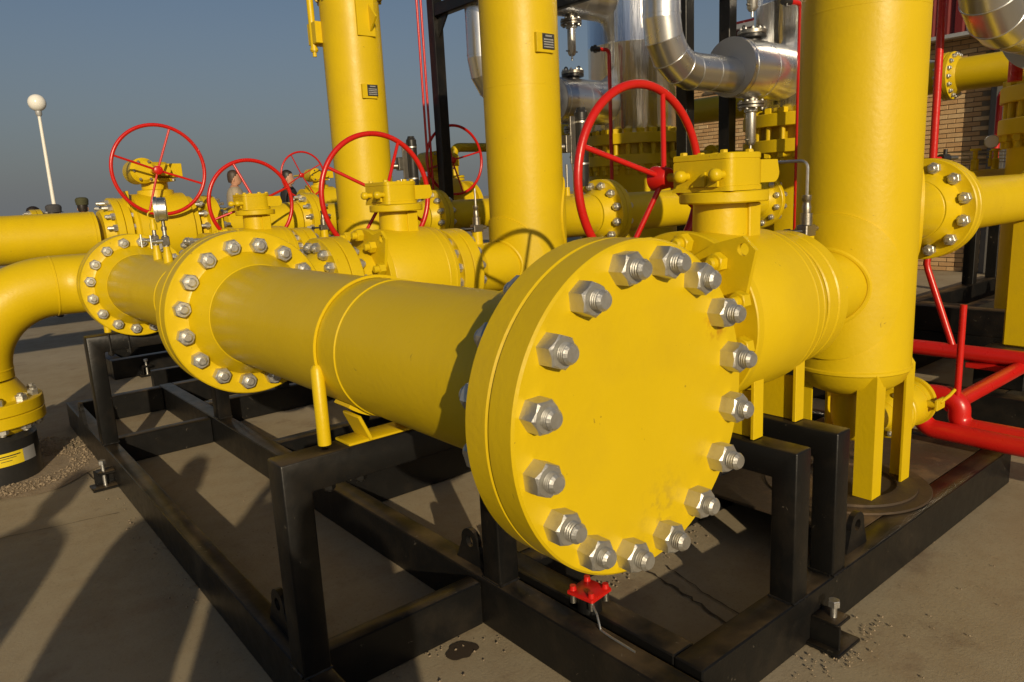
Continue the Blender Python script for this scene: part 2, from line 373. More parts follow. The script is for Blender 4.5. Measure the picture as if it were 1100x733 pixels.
bolt_circle(hd, bm2, (HX, 3.211, HZ), -Y, .297, 16, radians(11.25))

# pipe clamp of the header
cl = thing("pipe_clamp", "yellow saddle and strap holding the thick pipe on the front black portal", "pipe clamp", (HX, 2.11, .915))
b = MB(); band(b, (HX, 2.11, HZ), Y, .2165, .2255, .016, radians(-18), radians(200)) ; b.build("strap", 'yellow', cl)
for x in (.938, 1.368):
    b = MB(); b.lathe((x, 2.11, .93), Z, [(0, .021), (.245, .021), (.258, .012)], 20); b.build("rod", 'yellow', cl)
b = MB(); b.span((1.0, 2.066, .9155), (1.306, 2.165, .926)); b.build("base_plate", 'yellow', cl)
for s in (-1, 1):
    R = Matrix.Rotation(radians(24 * s), 3, 'Y')
    b = MB(); b.box((HX + s * .095, 2.11, .965), (.012, .11, .095), R); b.build("gusset", 'yellow', cl)
b = MB(); band(b, (HX, 2.11, HZ), Y, .2165, .228, .10, radians(-130), radians(-50)) ; b.build("saddle", 'yellow', cl)
for x in (.938, 1.05):
    b = MB(); b.hexnut((x, 2.11, .805), -Z, .036, .024); b.cyl((x, 2.11, .915), (x, 2.11, .775), .012, n=10); b.build("anchor_bolt", 'black', cl)
copy_tree(cl, (0.02, 3.16, 0), "yellow saddle and strap holding the farther pipe section on the rear black portal")

# ---- second section of the header
ip = thing("header_pipe", "shorter yellow pipe section between the two far flanges with a gauge on top", "pipe", (HX, 4.2, 0))
b.build  # noqa
b = MB(); wn_flange(b, (HX, 3.287, HZ), Y, .3575, .066, .2, .255, .11, 120); b.build("flange", 'yellow', ip)
b = MB(); b.lathe((HX, 3.45, HZ), Y, [(0, .2), (1.63, .2)], 72, False, False)
for y in (3.455, 4.0, 5.08): weld(b, (HX, y, HZ), Y, .2, .007)
b.build("pipe", 'yellow', ip)
b = MB(); wn_flange(b, (HX, 5.235, HZ), -Y, .325, .065, .2, .245, .10, 96); b.build("flange", 'yellow', ip)
bm3 = bolt_mesh(.133, .036, .056, .034, .014)
bolt_circle(ip, bm3, (HX, 5.170, HZ), -Y, .276, 16, radians(11.25))
for (x, y) in ((1.10, 4.2), (1.115, 4.46)):
    b = MB(); b.lathe((x, y, 1.385), Z, [(-.03, .024), (.06, .024), (.085, .017), (.105, .017)], 16); b.build("nozzle", 'yellow', ip)
def needle(name, label, x, y, z, group, sp=.055):
    t = thing(name, label, "valve", (x, y, z), group)
    b = MB(); b.box((x, y, z + .03), (.034, .034, .05)); b.build("body", 'steel', t)
    b = MB(); b.lathe((x, y, z - .02), Z, [(0, .012), (.02, .016), (.075, .016), (.08, .011), (.11, .011)], 12); b.build("connector", 'zinc_face', t)
    b = MB(); b.lathe((x - .017, y, z + .03), -X, [(0, .012), (.03, .012), (.03, .007), (sp, .007)], 10); b.build("spindle", 'zinc_face', t)
    b = MB(); b.cyl((x - .017 - sp, y, z - .005), (x - .017 - sp, y, z + .065), .005, n=8); b.build("tee_handle", 'zinc_face', t)
    return t
needle("needle_valve", "small steel needle valve with a T handle below the dial gauge", 1.10, 4.2, 1.49, "needle valves on the pipe top")
nv = needle("needle_valve", "small steel needle valve with a ring on top, left of the dial gauge", 1.115, 4.46, 1.49, "needle valves on the pipe top")
b = MB(); b.lathe((1.115, 4.46, 1.575), Z, [(0, .02), (.03, .02), (.045, .012), (.06, .012)], 12); b.tube(arc((1.115, 4.46, 1.655), .022, X, Z, 0, 2 * pi, 14)[:-1], .004, 6, closed=True); b.build("cap", 'yellow', nv)
pg = thing("pressure_gauge", "round steel dial gauge standing on the pipe in front of the leftmost red handwheel", "gauge", (1.10, 4.2, 1.585))
ga = Vector((-.93, .28, 0)).normalized(); gc = V(1.10, 4.2, 1.685)
b = MB(); b.lathe(gc - ga * .035, ga, [(.008, .056), (.012, .061), (.050, .061), (.052, .067), (.066, .067), (.068, .062)], 40); b.build("case", 'zinc_face', pg)
b = MB(); b.lathe(gc + ga * .0335, ga, [(0, .058), (.001, .058)], 32); b.build("dial", 'dial', pg)
b = MB(); b.lathe((1.10, 4.2, 1.575), Z, [(0, .014), (.02, .014), (.022, .009), (.065, .009)], 10); b.build("stem", 'steel', pg)

# ---- elbow going down into the ground at the left
el = thing("elbow_pipe", "yellow pipe bend turning down to a bolted flange near the ground at the left edge", "pipe", (.42, 5.85, 0))
b = MB(); wn_flange(b, (HX, 5.238, HZ), Y, .325, .065, .2, .245, .08, 96); b.build("flange", 'yellow', el)
EY = 5.80; ER = .50; ex = .27
pts = [(HX, 5.36, HZ), (HX, 5.45, HZ)] + arc((HX - .35, 5.45, HZ), .35, X, Y, 0, pi / 2, 10)[1:] + [(ex + ER, EY, HZ)]
pts += arc((ex + ER, EY, HZ - ER), ER, Z, -X, 0, pi / 2, 18)[1:] + [(ex, EY, .66)]
b = MB(); b.tube(pts, .2, 56)
weld(b, (ex + ER + .0, EY, HZ), X, .2, .007); weld(b, (ex, EY, HZ - ER), Z, .2, .007); b.build("bend", 'yellow', el)
b = MB(); wn_flange(b, (ex, EY, .452), Z, .335, .075, .2, .26, .12, 80); b.build("flange", 'yellow', el)
bm4 = bolt_mesh(.15, .038, .058, .036, .014)
bolt_circle(el, bm4, (ex, EY, .527), Z, .285, 12, .2)
rs = thing("riser_stub", "black pipe stub with a yellow sticker rising from the ground under the left flange", "pipe stub", (ex, EY, 0))
b = MB(); wn_flange(b, (ex, EY, .449), -Z, .335, .075, .235, .28, .06, 80); b.build("flange", 'yellow', rs)
b = MB(); b.lathe((ex, EY, -.1), Z, [(0, .262), (.38, .262), (.40, .245), (.44, .236)], 64); b.build("sleeve", 'rubber', rs)
for (m_, a0, a1, nm_) in (('sticker', -30, 34, 'sticker'), ('galv', 34.5, 56, 'sticker')):
    b = MB(); band(b, (ex, EY, .17), Z, .2625, .2645, .085, radians(a0), radians(a1)); b.build(nm_, m_, rs)
b = MB()
for k, z in enumerate((.192, .178, .160)): band(b, (ex, EY, z), Z, .2646, .2652, .004 if k else .007, radians(-2 + 3 * k), radians(30 - 6 * k))
b.build("printed_lines", 'plate', rs)

# ---- ball valves
def ball_valve(yv, label, wheel_rot, wx=0.0, wr=.355):
    t = thing("ball_valve", label, "valve", (2.36, yv, 0), "ball valves on the branch lines")
    b = MB(); wn_flange(b, (1.889, yv, BZ), X, .285, .072, .20, .22, .06, 96); b.lathe((1.96, yv, BZ), X, [(0, .205), (.145, .215)], 64); b.build("inlet_flange", 'yellow', t)
    b = MB(); b.lathe((2.103, yv, BZ), X, [(0, .314), (.004, .318), (.033, .318), (.036, .314), (.038, .305), (.043, .302), (.046, .304), (.30, .306), (.40, .305), (.402, .3025), (.410, .3025), (.412, .304), (.45, .300), (.452, .297), (.462, .297), (.464, .299), (.488, .293), (.496, .27), (.498, .21), (.54, .21)], 120); b.build("body", 'yellow_rough', t)
    b = MB(); wn_flange(b, (2.715, yv, BZ), -X, .275, .072, .20, .21, .02, 96); b.build("outlet_flange", 'yellow', t)
    # lug plate with a hole on the near face
    yc = yv - 1.63
    pl = [(1.60, 1.415), (1.47, 1.481), (1.363, 1.507), (1.317, 1.462), (1.353, 1.307), (1.377, 1.283), (1.40, 1.295), (1.47, 1.33)]
    h = [(1.362 + .021 * cos(a), 1.464 + .021 * sin(a)) for a in [2 * pi * i / 16 + .4 for i in range(17)]]
    poly = pl[:3] + h[::-1] + [pl[2]] + pl[3:]
    poly = [(p + yc - yv, q) for p, q in poly]
    b = MB(); b.prism(poly, (2.084, yv, 0), Y, Z, X, .018); b.build("lug_plate", 'yellow', t, 20)
    bb = MB(); bb.hexnut((0, 0, 0), Z, .06, .036); bb.lathe((0, 0, .02), Z, [(0, .021), (.036, .021), (.042, .014)], 16)
    bolt_circle(t, mesh_of(bb, "body_bolt", 'yellow', 30), (2.082, yv, BZ - .005), -X, .289, 12, radians(-9), name="body_bolt")
    # stem column and gearbox
    b = MB(); b.lathe((2.35, yv, 1.38), Z, [(0, .102), (.15, .102), (.225, .10)], 48); b.span((2.365, yv - .112, 1.40), (2.435, yv - .07, 1.603)); b.build("stem_column", 'yellow', t)
    b = MB(); b.disc((2.35, yv - .01, 1.606), Z, .158, .04, 72, .005); b.build("mounting_disc", 'yellow', t)
    gb = MB()
    pl = [(-.138, .115)] + [(-.138, -.09)] + [(p.x, p.y) for p in arc((-.108, -.10, 0), .03, X, Y, radians(190), radians(265), 5)] + [(-.02, -.133)] + [(p.x, p.y) for p in arc((-.0, -.03, 0), .105, X, Y, radians(-80), radians(30), 10)] + [(.10, .115)]
    gb.rings([[V(2.36 + x * k, yv + y * k, z) for x, y in pl] for z, k in ((1.648, 1.03), (1.664, 1.03), (1.666, 1.0), (1.752, 1.0), (1.753, .985), (1.757, .985), (1.758, 1.005), (1.774, 1.005), (1.778, .98))])
    G = gb.build("gearbox", 'yellow', t, 30)
    b = MB()
    q = [(.0, .0), (.108, .0)] + [(p.x, p.y) for p in arc((.085, -.045, 0), .036, X, Y, 0, -pi / 2, 6)] + [(.0, -.081)]
    b.prism(q, (2.425, yv - .115, 1.752), X, Z, Y, .09); b.build("limit_arm", 'yellow', G, 30)
    for yy in (.055, -.093):
        b = MB(); b.lathe((2.223, yv + yy, 1.704), -X, [(0, .014), (.03, .014), (.032, .022), (.052, .022), (.060, .016), (.064, .006)], 16); b.build("stop_screw", 'yellow', G)
    b = MB(); b.prism([(0, 0), (.05, 0), (.05, .055)], (2.216, yv - .035, 1.664), V(0, -1, 0), Z, -X, .012); b.prism([(0, 0), (.06, 0), (.06, .05)], (2.208, yv + .03, 1.666), V(0, -1, 0), Z, X, .012); b.build("rib", 'yellow', G, 20)
    for (dx, dy) in ((-.11, .09), (-.11, -.08), (.0, -.108), (.08, -.06), (.08, .09), (0, .095)):
        b = MB(); b.hexnut((2.36 + dx, yv + dy, 1.777), Z, .024, .012); b.build("cover_bolt", 'yellow', G, 25)
    b = MB(); b.lathe((2.28 + wx, yv + .11, 1.705), Y, [(0, .032), (.03, .032), (.032, .016), (.12, .016)], 20); b.build("shaft", 'yellow', G)
    # handwheel
    wc = V(2.28 + wx, yv + .215, 1.705); wh = MB()
    wh.tube([wc + V(wr * cos(a), .095, wr * sin(a)) for a in [2 * pi * i / 72 for i in range(72)]], .0165, 14, closed=True)
    W = wh.build("handwheel", 'red', t)
    b = MB(); b.lathe(wc - Y * .035, Y, [(0, .034), (.004, .038), (.055, .046), (.072, .046), (.076, .04)], 28); b.build("hub", 'red', W)
    for k in range(4):
        a = wheel_rot + k * pi / 2
        b = MB(); b.tube([wc + V(.03 * cos(a), .0, .03 * sin(a)), wc + V((wr - .02) * cos(a), .09, (wr - .02) * sin(a)), wc + V(wr * cos(a), .095, wr * sin(a))], .0105, 10); b.build("spoke", 'red', W)
    # feet
    for x in (2.276, 2.557):
        b = MB(); b.span((x - .006, yv - .20, .767), (x + .006, yv + .20, .94), .002); b.span((x - .03, yv - .215, .767), (x + .03, yv - .2005, 1.0), .002); b.span((x - .03, yv + .2005, .767), (x + .03, yv + .215, 1.0), .002); b.build("foot", 'yellow', t)
    bmv = bolt_mesh(.152, .034, .052, .032, .014)
    bolt_circle(t, bmv, (1.810, yv, BZ), -X, .235, 16, radians(11.25))
    bmw = bolt_mesh(.148, .032, .050, .030, .012)
    bolt_circle(t, bmw, (2.643, yv, BZ), -X, .232, 16, radians(11.25))
    return t
ball_valve(LY[0], "nearest yellow ball valve with gearbox and large red handwheel, just behind the blank flange", radians(69))
ball_valve(LY[1], "second yellow ball valve along the row, red handwheel in front of the leftmost tall vessel", radians(61), .13, .382)
ball_valve(LY[2], "third yellow ball valve along the row, handwheel framing the man in tan", radians(20), .17, .365)

# ---- filter vessels
VX, VR = 3.395, .258
def vessel(yv, label):
    t = thing("filter_vessel", label, "vessel", (VX, yv, .2), "tall yellow filter vessels")
    pr = [(.665, .01), (.668, .06), (.680, .12), (.705, .18), (.745, .23), (.80, VR)]
    pr += [(.80, VR), (3.44, VR)]
    b = MB(); b.lathe((VX, yv, 0), Z, pr, 96)
    weld(b, (VX, yv, .81), Z, VR, .012, 96); weld(b, (VX, yv, 2.36), Z, VR - .002, .006, 96)
    b.build("shell", 'yellow_rough', t)
    b = MB(); b.disc((VX, yv, 3.40), Z, .292, .075, 72, .006); b.disc((VX, yv, 3.48), Z, .292, .075, 72, .006)
    b.lathe((VX, yv, 3.555), Z, [(0, .2), (.05, .18), (.09, .1), (.1, .02)], 48); b.build("top_closure", 'yellow', t)
    for i in range(12):
        a = i * pi / 6 + .2
        b = MB(); b.hexnut((VX + .272 * cos(a), yv + .272 * sin(a), 3.555), Z, .03, .02); b.hexnut((VX + .272 * cos(a), yv + .272 * sin(a), 3.40), -Z, .03, .02); b.build("closure_bolt", 'yellow', t, 25)
    # inlet nozzle, pad, flange
    b = MB(); b.lathe((2.90, yv, BZ), X, [(0, .1625), (.34, .1625)], 64, False, False); b.tube([V(VX - math.sqrt(VR * VR - (.168 * cos(a)) ** 2) - .010, yv + .168 * cos(a), BZ + .168 * sin(a)) for a in [2 * pi * i / 56 for i in range(56)]], .012, 8, closed=True); weld(b, (2.905, yv, BZ), X, .1625)
    n1 = b.build("inlet_nozzle", 'yellow_rough', t)
    b = MB(); wn_flange(b, (2.719, yv, BZ), X, .275, .072, .1625, .20, .115, 96); b.build("nozzle_flange", 'yellow', n1)
    def pad(zc, sgn, rr):
        b = MB(); rs = []
        for k in range(9):
            q = rr * k / 8 if k else .002
            rs.append([V(VX + sgn * (VR + (.013 if k < 8 else .012)) * cos(q * cos(a) / VR), yv + (VR + .013) * sin(q * cos(a) / VR), zc + q * sin(a)) for a in [2 * pi * i / 64 for i in range(64)]])
        rs.append([V(VX + sgn * (VR - .004) * cos(rr * 1.012 * cos(a) / VR), yv + (VR - .004) * sin(rr * 1.012 * cos(a) / VR), zc + rr * 1.012 * sin(a)) for a in [2 * pi * i / 64 for i in range(64)]])
        b.rings(rs, True, False); return b
    pad(BZ, -1, .325).build("reinforcing_pad", 'yellow_rough', t)
    pad(1.50, 1, .30).build("reinforcing_pad", 'yellow_rough', t)
    # outlet nozzle to the right
    b = MB(); b.lathe((3.58, yv, 1.49), X, [(0, .19), (.05, .152), (.42, .150)], 64, False, False); weld(b, (3.99, yv, 1.49), X, .150)
    n2 = b.build("outlet_nozzle", 'yellow', t)
    b = MB(); wn_flange(b, (4.15, yv, 1.49), -X, .257, .05, .150, .185, .09, 96); b.build("nozzle_flange", 'yellow', n2)
    # legs : angle irons
    for sx in (-1, 1):
        for sy in (-1, 1):
            cx, cy = VX + .022 + sx * .195, yv - .012 + sy * .195; L = .088; tk = .010
            q = [(0, 0), (-sx * L, 0), (-sx * L, -sy * tk), (-sx * tk, -sy * tk), (-sx * tk, -sy * L), (0, -sy * L)]
            b = MB(); b.rings([[V(cx + x, cy + y, .226) for x, y in q], [V(cx + x, cy + y, .80) for x, y in q], [V(cx + x * .75 - sx * .028, cy + y * .75 - sy * .028, .865) for x, y in q]])
            b.build("leg", 'yellow', t, 20)
    b = MB(); b.annulus((VX, yv, .2135), Z, .225, .315, .012, 96); b.build("base_ring", 'black_top', t)
    # nameplate on the south side
    b = MB(); b.span((VX - .085, yv - VR - .012, 2.545), (VX + .055, yv - VR + .03, 2.665), .002); pb = b.build("plate_bracket", 'yellow', t)
    b = MB(); b.span((VX - .04, yv - VR - .016, 2.565), (VX + .062, yv - VR - .0125, 2.66), .001); b.build("nameplate", 'plate', pb)
    b = MB(); b.span((VX - .015, yv - VR - .0172, 2.641), (VX + .04, yv - VR - .0162, 2.651), .0002)
    for k in range(4): b.span((VX - .03, yv - VR - .0172, 2.575 + k * .015), (VX + .052, yv - VR - .0162, 2.583 + k * .015), .0002)
    b.build("nameplate_text", 'plate_line', pb)
    # tall backing plate with a triangular lug
    b = MB(); b.span((VX - .08, yv - VR - .010, 3.06), (VX + .09, yv - VR + .03, 3.37), .003); b.prism([(0, 0), (.11, .10), (0, .22)], (VX + .035, yv - VR - .010, 3.10), V(0, -1, 0), Z, X, .016); b.build("lifting_lug", 'yellow', t, 20)
    return t
v0 = vessel(LY[0], "nearest tall yellow vessel, cut by the top edge, standing on four legs at the right")
copy_tree(v0, (0, LY[1] - LY[0], 0), "middle tall yellow vessel, cut by the top edge, handwheel shadow at its foot")
v2 = copy_tree(v0, (0, LY[2] - LY[0], 0), "leftmost tall yellow vessel, its flanged top just in view against the sky")
# davit beside the far vessel's top
dv = thing("davit_arm", "yellow swing post clamped to the top of the leftmost tall vessel", "davit", (3.12, 6.36, 3.0))
b = MB(); b.cyl((3.11, 6.36, 2.98), (3.11, 6.36, 3.9), .030, n=20); b.lathe((3.11, 6.36, 2.94), Z, [(0, .018), (.05, .018), (.05, .036), (.07, .036)], 18); b.build("post", 'yellow', dv)
b = MB(); b.span((3.09, 6.26, 3.04), (3.23, 6.42, 3.22)); b.build("bracket", 'yellow', dv)
b = MB(); b.tube([(3.11, 6.36, 3.88), (3.13, 6.34, 3.98), (3.38, 6.19, 4.0)], .028, 14); b.build("arm", 'yellow', dv)

# ---- instrument tapping on each inlet nozzle
def tapping(yv, label, bend):
    t = thing("tapping_valve", label, "valve", (2.955, yv, 1.36), "steel tapping valves on the vessel inlets")
    b = MB(); b.lathe((2.955, yv, 1.35), Z, [(0, .036), (.09, .034)], 20); b.build("stub", 'yellow', t)
    b = MB(); b.box((2.955, yv, 1.462), (.075, .05, .05)); b.cyl((2.955, yv - .01, 1.462), (3.02, yv - .01, 1.468), .012, n=10); b.lathe((2.955, yv, 1.484), Z, [(0, .026), (.05, .026), (.052, .018), (.075, .02), (.09, .016), (.1, .016), (.105, .02), (.125, .02)], 12); b.build("body", 'steel', t)
    b = MB(); b.lathe((2.92, yv, 1.462), V(-.8, .6, 0), [(0, .008), (.05, .008), (.05, .013), (.075, .011)], 10); b.build("spindle", 'rubber', t)
    pts = [(2.955, yv, 1.60), (2.955, yv, 1.72)]
    if bend: pts += [Vector((2.955, yv, 1.72)) + V(0, .03 - .03 * cos(a), .03 * sin(a)) for a in [pi / 8, pi / 4, 3 * pi / 8, pi / 2]] + [(2.93, yv + .28, 1.752)]
    b = MB(); b.tube(pts, .0065, 8); b.build("tube", 'zinc_face', t)
tapping(LY[0], "steel tapping valve with a bent tube, standing before the nearest tall vessel", True)
tapping(LY[1], "steel tapping valve with a short straight tube, at the foot of the middle tall vessel", False)
tapping(LY[2], "small steel tapping valve on the pipe beside the leftmost tall vessel", False)

# ---- outlet pipes
def outlet(yv, label):
    t = thing("outlet_pipe", label, "pipe", (5.3, yv, 1.33), "yellow outlet pipes behind the vessels")
    b = MB(); wn_flange(b, (4.154, yv, 1.49), X, .257, .048, .148, .18, .09, 96); b.build("flange", 'yellow', t)
    b = MB(); b.lathe((4.27, yv, 1.49), X, [(0, .148), (1.95, .148)], 48, False, False); weld(b, (4.29, yv, 1.49), X, .148); b.build("pipe", 'yellow', t)
    b = MB(); wn_flange(b, (6.30, yv, 1.49), -X, .25, .048, .148, .18, .06, 72); b.build("flange", 'yellow', t)
    bo = bolt_mesh(.104, .034, .052, .032, .018)
    bolt_circle(t, bo, (4.099, yv, 1.49), -X, .212, 12, radians(15))
    bo = bolt_mesh(.1, .03, .046, .028, .014)
    bolt_circle(t, bo, (6.251, yv, 1.49), -X, .205, 12, radians(15))
    return t
o0 = outlet(LY[0], "yellow pipe with a bolted flange leaving the right side of the nearest tall vessel")
copy_tree(o0, (0, LY[1] - LY[0], 0), "yellow pipe in patchy shade behind the largest red handwheel")
copy_tree(o0, (0, LY[2] - LY[0], 0), "yellow pipe seen between the leftmost and the middle tall vessel")
# ---- skids
def beam(name, a, b_, parent, m='black', ch=.005): 
    q = MB(); q.span(a, b_, ch); return q.build(name, m, parent)
def portal(poly, o, e1, en, t, parent, ch=.007):
    """welded square-tube portal as one piece, its edges rounded"""
    b = MB(); b.prism(poly, o, e1, Z, en, t); ob = b.build("portal", 'black', parent, 0)
    bm = bmesh.new(); bm.from_mesh(ob.data); bmesh.ops.bevel(bm, geom=bm.edges[:], offset=ch, segments=2, affect='EDGES', profile=.5); bm.to_mesh(ob.data); bm.free()
    ob.data.shade_smooth(); ob.data.set_sharp_from_angle(angle=radians(50)); return ob
def bead(x0, y0, x1, y1, z, parent):
    """rough weld bead round the foot of a post"""
    b = MB(); pts = []
    for (a, c) in (((x0, y0), (x1, y0)), ((x1, y0), (x1, y1)), ((x1, y1), (x0, y1)), ((x0, y1), (x0, y0))):
        for k in range(10): pts.append((a[0] + (c[0] - a[0]) * k / 10 + random.uniform(-.001, .001), a[1] + (c[1] - a[1]) * k / 10 + random.uniform(-.001, .001), z + random.uniform(0, .002)))
    b.tube(pts, [random.uniform(.004, .0065) for _ in pts], 6, closed=False); b.build("weld_bead", 'black', parent)
def lug(o, e1, en, parent, w_=.19, h=.15):
    """lifting lug plate with a hole: base centre o, base direction e1, plate normal en"""
    o, e1, en = Vector(o), Vector(e1).normalized(), Vector(en).normalized()
    r = .055
    pts = [(-w_ / 2, 0), (w_ / 2, 0)] + [(p.x, p.y) for p in arc((0, h - r, 0), r, X, Y, radians(-10), radians(90), 6)]
    hole = [(.024 * cos(q), h - r + .024 * sin(q)) for q in [pi / 2 + 2 * pi * i / 16 for i in range(17)]]
    pts += hole[::-1] + [(0, h)]
    pts += [(p.x, p.y) for p in arc((0, h - r, 0), r, X, Y, radians(90), radians(190), 6)][1:]
    b = MB(); b.prism(pts, o - en * .011, e1, Z, en, .022); return b.build("lifting_lug", 'black', parent, 20)
sk = thing("skid_frame", "long black steel skid frame lying under the thick straight pipe, at the lower left", "frame", (1.2, 4.0, 0), "black skid frames")
T = .2
q = beam("rail", (.785, 1.0, 0), (.872, 6.78, T), sk)
for v in q.data.vertices: v.co.x += (v.co.y + 4.0 - 2.4) * .015
beam("rail", (1.555, .62, 0), (1.66, 6.78, T), sk)
for y0, y1, z in ((2.172, 2.25, .185), (5.40, 5.49, .185), (6.66, 6.77, .197)): beam("cross_beam", (.875 + (y1 - 2.4) * .015, y0, .003), (1.5535, y1, z), sk)
for yp in (2.065, 5.26):
    xo = .77 + (.055 if yp > 3 else 0)
    portal([(xo, .2015), (xo, .915), (1.66, .915), (1.66, .2015), (1.566, .2015), (1.566, .805), (xo + .095, .805), (xo + .095, .2015)], (0, yp, 0), X, Y, .105, sk)
    bead(xo, yp, xo + .095, yp + .105, .2015, sk); bead(1.566, yp, 1.66, yp + .105, .2015, sk)
lug((.84, 2.40, .2015), Y, X, sk); lug((1.61, 2.30, .2015), Y, X, sk); lug((.84, 6.0, .2015), Y, X, sk)
def jack(o, d, parent):
    """bracket with an adjusting bolt outside a rail, d = outward direction"""
    o, d = Vector(o), Vector(d); s = d.cross(Z)
    b = MB(); b.box(o + d * .05 + Z * .105, (.10 if abs(d.x) > .5 else .10, .10, .016)); b.build("jack_bracket", 'black', parent)
    b = MB(); b.box(o + d * .055 + s * .045 + Z * .06, (.11, .01, .10) if abs(d.x) > .5 else (.01, .11, .10)); b.build("jack_bracket", 'black', parent)
    b = MB(); b.hexnut(o + d * .06 + Z * .155, Z, .038, .024); b.cyl(o + d * .06 + Z * .02, o + d * .06 + Z * .156, .012, n=12); b.build("jack_bolt", 'white' if False else 'zinc_face', parent, 25)
    b = MB(); b.box(o + d * .06 + Z * .012, (.16, .13, .016)); b.build("jack_pad", 'black', parent)
jack((.825, 5.02, 0), -X, sk)
sk2 = thing("skid_frame", "wide black steel skid frame carrying the valves and tall vessels, at the lower right", "frame", (3.0, 4.0, 0), "black skid frames")
beam("rail", (1.70, 1.3465, 0), (1.805, 2.24, T), sk2); beam("rail", (4.34, 1.3465, 0), (4.445, 7.4, T), sk2)
beam("end_beam", (1.70, 1.235, 0), (4.445, 1.345, T), sk2); beam("end_beam", (1.6625, 7.4015, 0), (4.445, 7.5, T), sk2)
for yv in LY:
    y1 = yv - 1.63
    for x0 in (2.228, 2.509):
        a0, a1 = 1.237 + y1, 2.235 + y1
        portal([(a0, .198), (a0, .765), (a1, .765), (a1, .198), (a1 - .095, .198), (a1 - .095, .655), (a0 + .095, .655), (a0 + .095, .198)], (x0, 0, 0), Y, X, .096, sk2)
        bead(x0, a0, x0 + .096, a0 + .095, .2015, sk2)
    beam("cross_beam", (1.8065 if yv < 2 else 1.6625, 2.12 + y1, .005), (4.3385, 2.24 + y1, .195), sk2)
    if y1 > .1: beam("cross_beam", (1.6625, 1.23 + y1, .005), (4.3385, 1.345 + y1, .195), sk2)
    b = MB(); b.span((2.86, 1.3465 + y1, .185), (4.338, 2.118 + y1, .2005), .002); b.build("deck_plate", 'black_top', sk2)
    b = MB(); b.disc((VX, yv, .2015), Z, .375, .0115, 96, .003); b.build("vessel_pad", 'black_top', sk2)
lug((2.79, 1.292, .2015), X, Y, sk2, .17, .155); lug((4.0, 7.45, .2015), X, Y, sk2)
jack((2.40, 1.235, 0), -Y, sk2); jack((2.45, 3.646, 0), Y, sk2)
for (x, y) in ((2.45, 3.75), (2.10, 4.12)): pass
# slanted bracing foot inside the second skid
b = MB(); b.prism([(0, 0), (.50, 0), (.62, .06), (.66, .19), (0, .19)], (1.8065, 2.242, .005), X, Z, Y, .10); b.build("brace", 'black', sk2, 20)

# small red capped valve between the two skids
rc = thing("capped_drain", "small red square cap with a wire, below the blank flange", "cap", (1.71, 1.71, .2))
b = MB(); b.box((1.70, 1.72, .275), (.115, .115, .018), Matrix.Rotation(.12, 3, 'Z'), .004); b.build("cover", 'red', rc)
for k in range(4):
    a = .12 + pi / 4 + k * pi / 2
    b = MB(); b.cyl((1.70 + .058 * cos(a), 1.72 + .058 * sin(a), .284), (1.70 + .058 * cos(a), 1.72 + .058 * sin(a), .300), .014, .011, n=12); b.build("cover_bolt", 'red', rc)
    b = MB(); b.cyl((1.70 + .058 * cos(a), 1.72 + .058 * sin(a), .235), (1.70 + .058 * cos(a), 1.72 + .058 * sin(a), .266), .012, n=10); b.build("stud", 'steel', rc)
b = MB(); b.cyl((1.70, 1.72, .205), (1.70, 1.72, .266), .045, n=20); b.build("body", 'black', rc)
b = MB(); b.tube([(1.668, 1.68, .262), (1.645, 1.63, .245), (1.63, 1.60, .207), (1.626, 1.55, .2055), (1.622, 1.44, .2055)], .004, 6); b.build("wire", 'zinc_face', rc)

# ---- drain valve and red drain pipes
dvv = thing("drain_valve", "small yellow drain valve with a lever below the nearest tall vessel", "valve", (3.9, 1.63, .2), "drain valves under the vessels")
yv = 1.63
b = MB(); b.tube([(VX - .02, yv, .70), (VX - .02, yv, .60)] + arc((VX + .11, yv, .60), .13, -X, -Z, 0, pi / 2, 10)[1:] + [(3.80, yv, .47)], .072, 28); b.build("drain_pipe", 'yellow', dvv)
b = MB(); wn_flange(b, (3.828, yv, .47), -X, .138, .03, .072, .095, .05, 48); b.disc((3.832, yv, .47), X, .138, .03, 48); b.build("flange", 'yellow', dvv)
b = MB(); b.lathe((3.862, yv, .47), X, [(0, .10), (.05, .115), (.10, .125), (.14, .125), (.142, .12), (.155, .12), (.157, .125), (.20, .125), (.21, .115), (.21, .135), (.24, .135), (.24, .055), (.27, .055)], 48); b.build("body", 'yellow', dvv)
b = MB(); b.cyl((4.02, yv - .10, .49), (4.02, yv - .16, .49), .02, n=16); b.box((4.05, yv - .165, .49), (.10, .016, .06)); b.tube([(4.04, yv - .17, .50), (4.12, yv - .185, .525), (4.17, yv - .19, .545)], .009, 8); b.build("lever", 'yellow', dvv)
bo = bolt_mesh(.064, .018, .028, .016, .008)
bolt_circle(dvv, bo, (3.798, yv, .47), -X, .112, 8, .3)
rp = thing("red_drain_pipe", "red pipe with an S bend leaving the small yellow drain valve", "pipe", (4.3, 1.5, .0), "red drain pipes")
sb = [(4.16, 1.63, .47), (4.22, 1.63, .47)] + arc((4.22, 1.56, .47), .07, Y, X, 0, pi / 2, 8)[1:] + arc((4.29, 1.52, .40), .07, Z, -Y, 0, pi / 2, 8) + [(4.29, 1.45, .385)] + arc((4.29, 1.38, .38), .07, Y, -Z, 0, pi / 2, 8) + [(4.29, .2, .31)]
b = MB(); b.tube(sb, .055, 22); weld(b, (4.29, 1.45, .39), Z, .048, .004, 24); weld(b, (4.29, 1.35, .31), Y, .048, .004, 24); b.build("s_bend", 'red', rp)
b = MB(); b.tube([(4.2, 1.63, .43), (4.2, 1.60, .36)] + arc((4.2, 1.53, .38), .08, Y, -Z, .3, pi / 2, 8) + [(4.2, 1.2, .295), (4.2, .2, .295)], .05, 22); b.build("lower_pipe", 'red', rp)
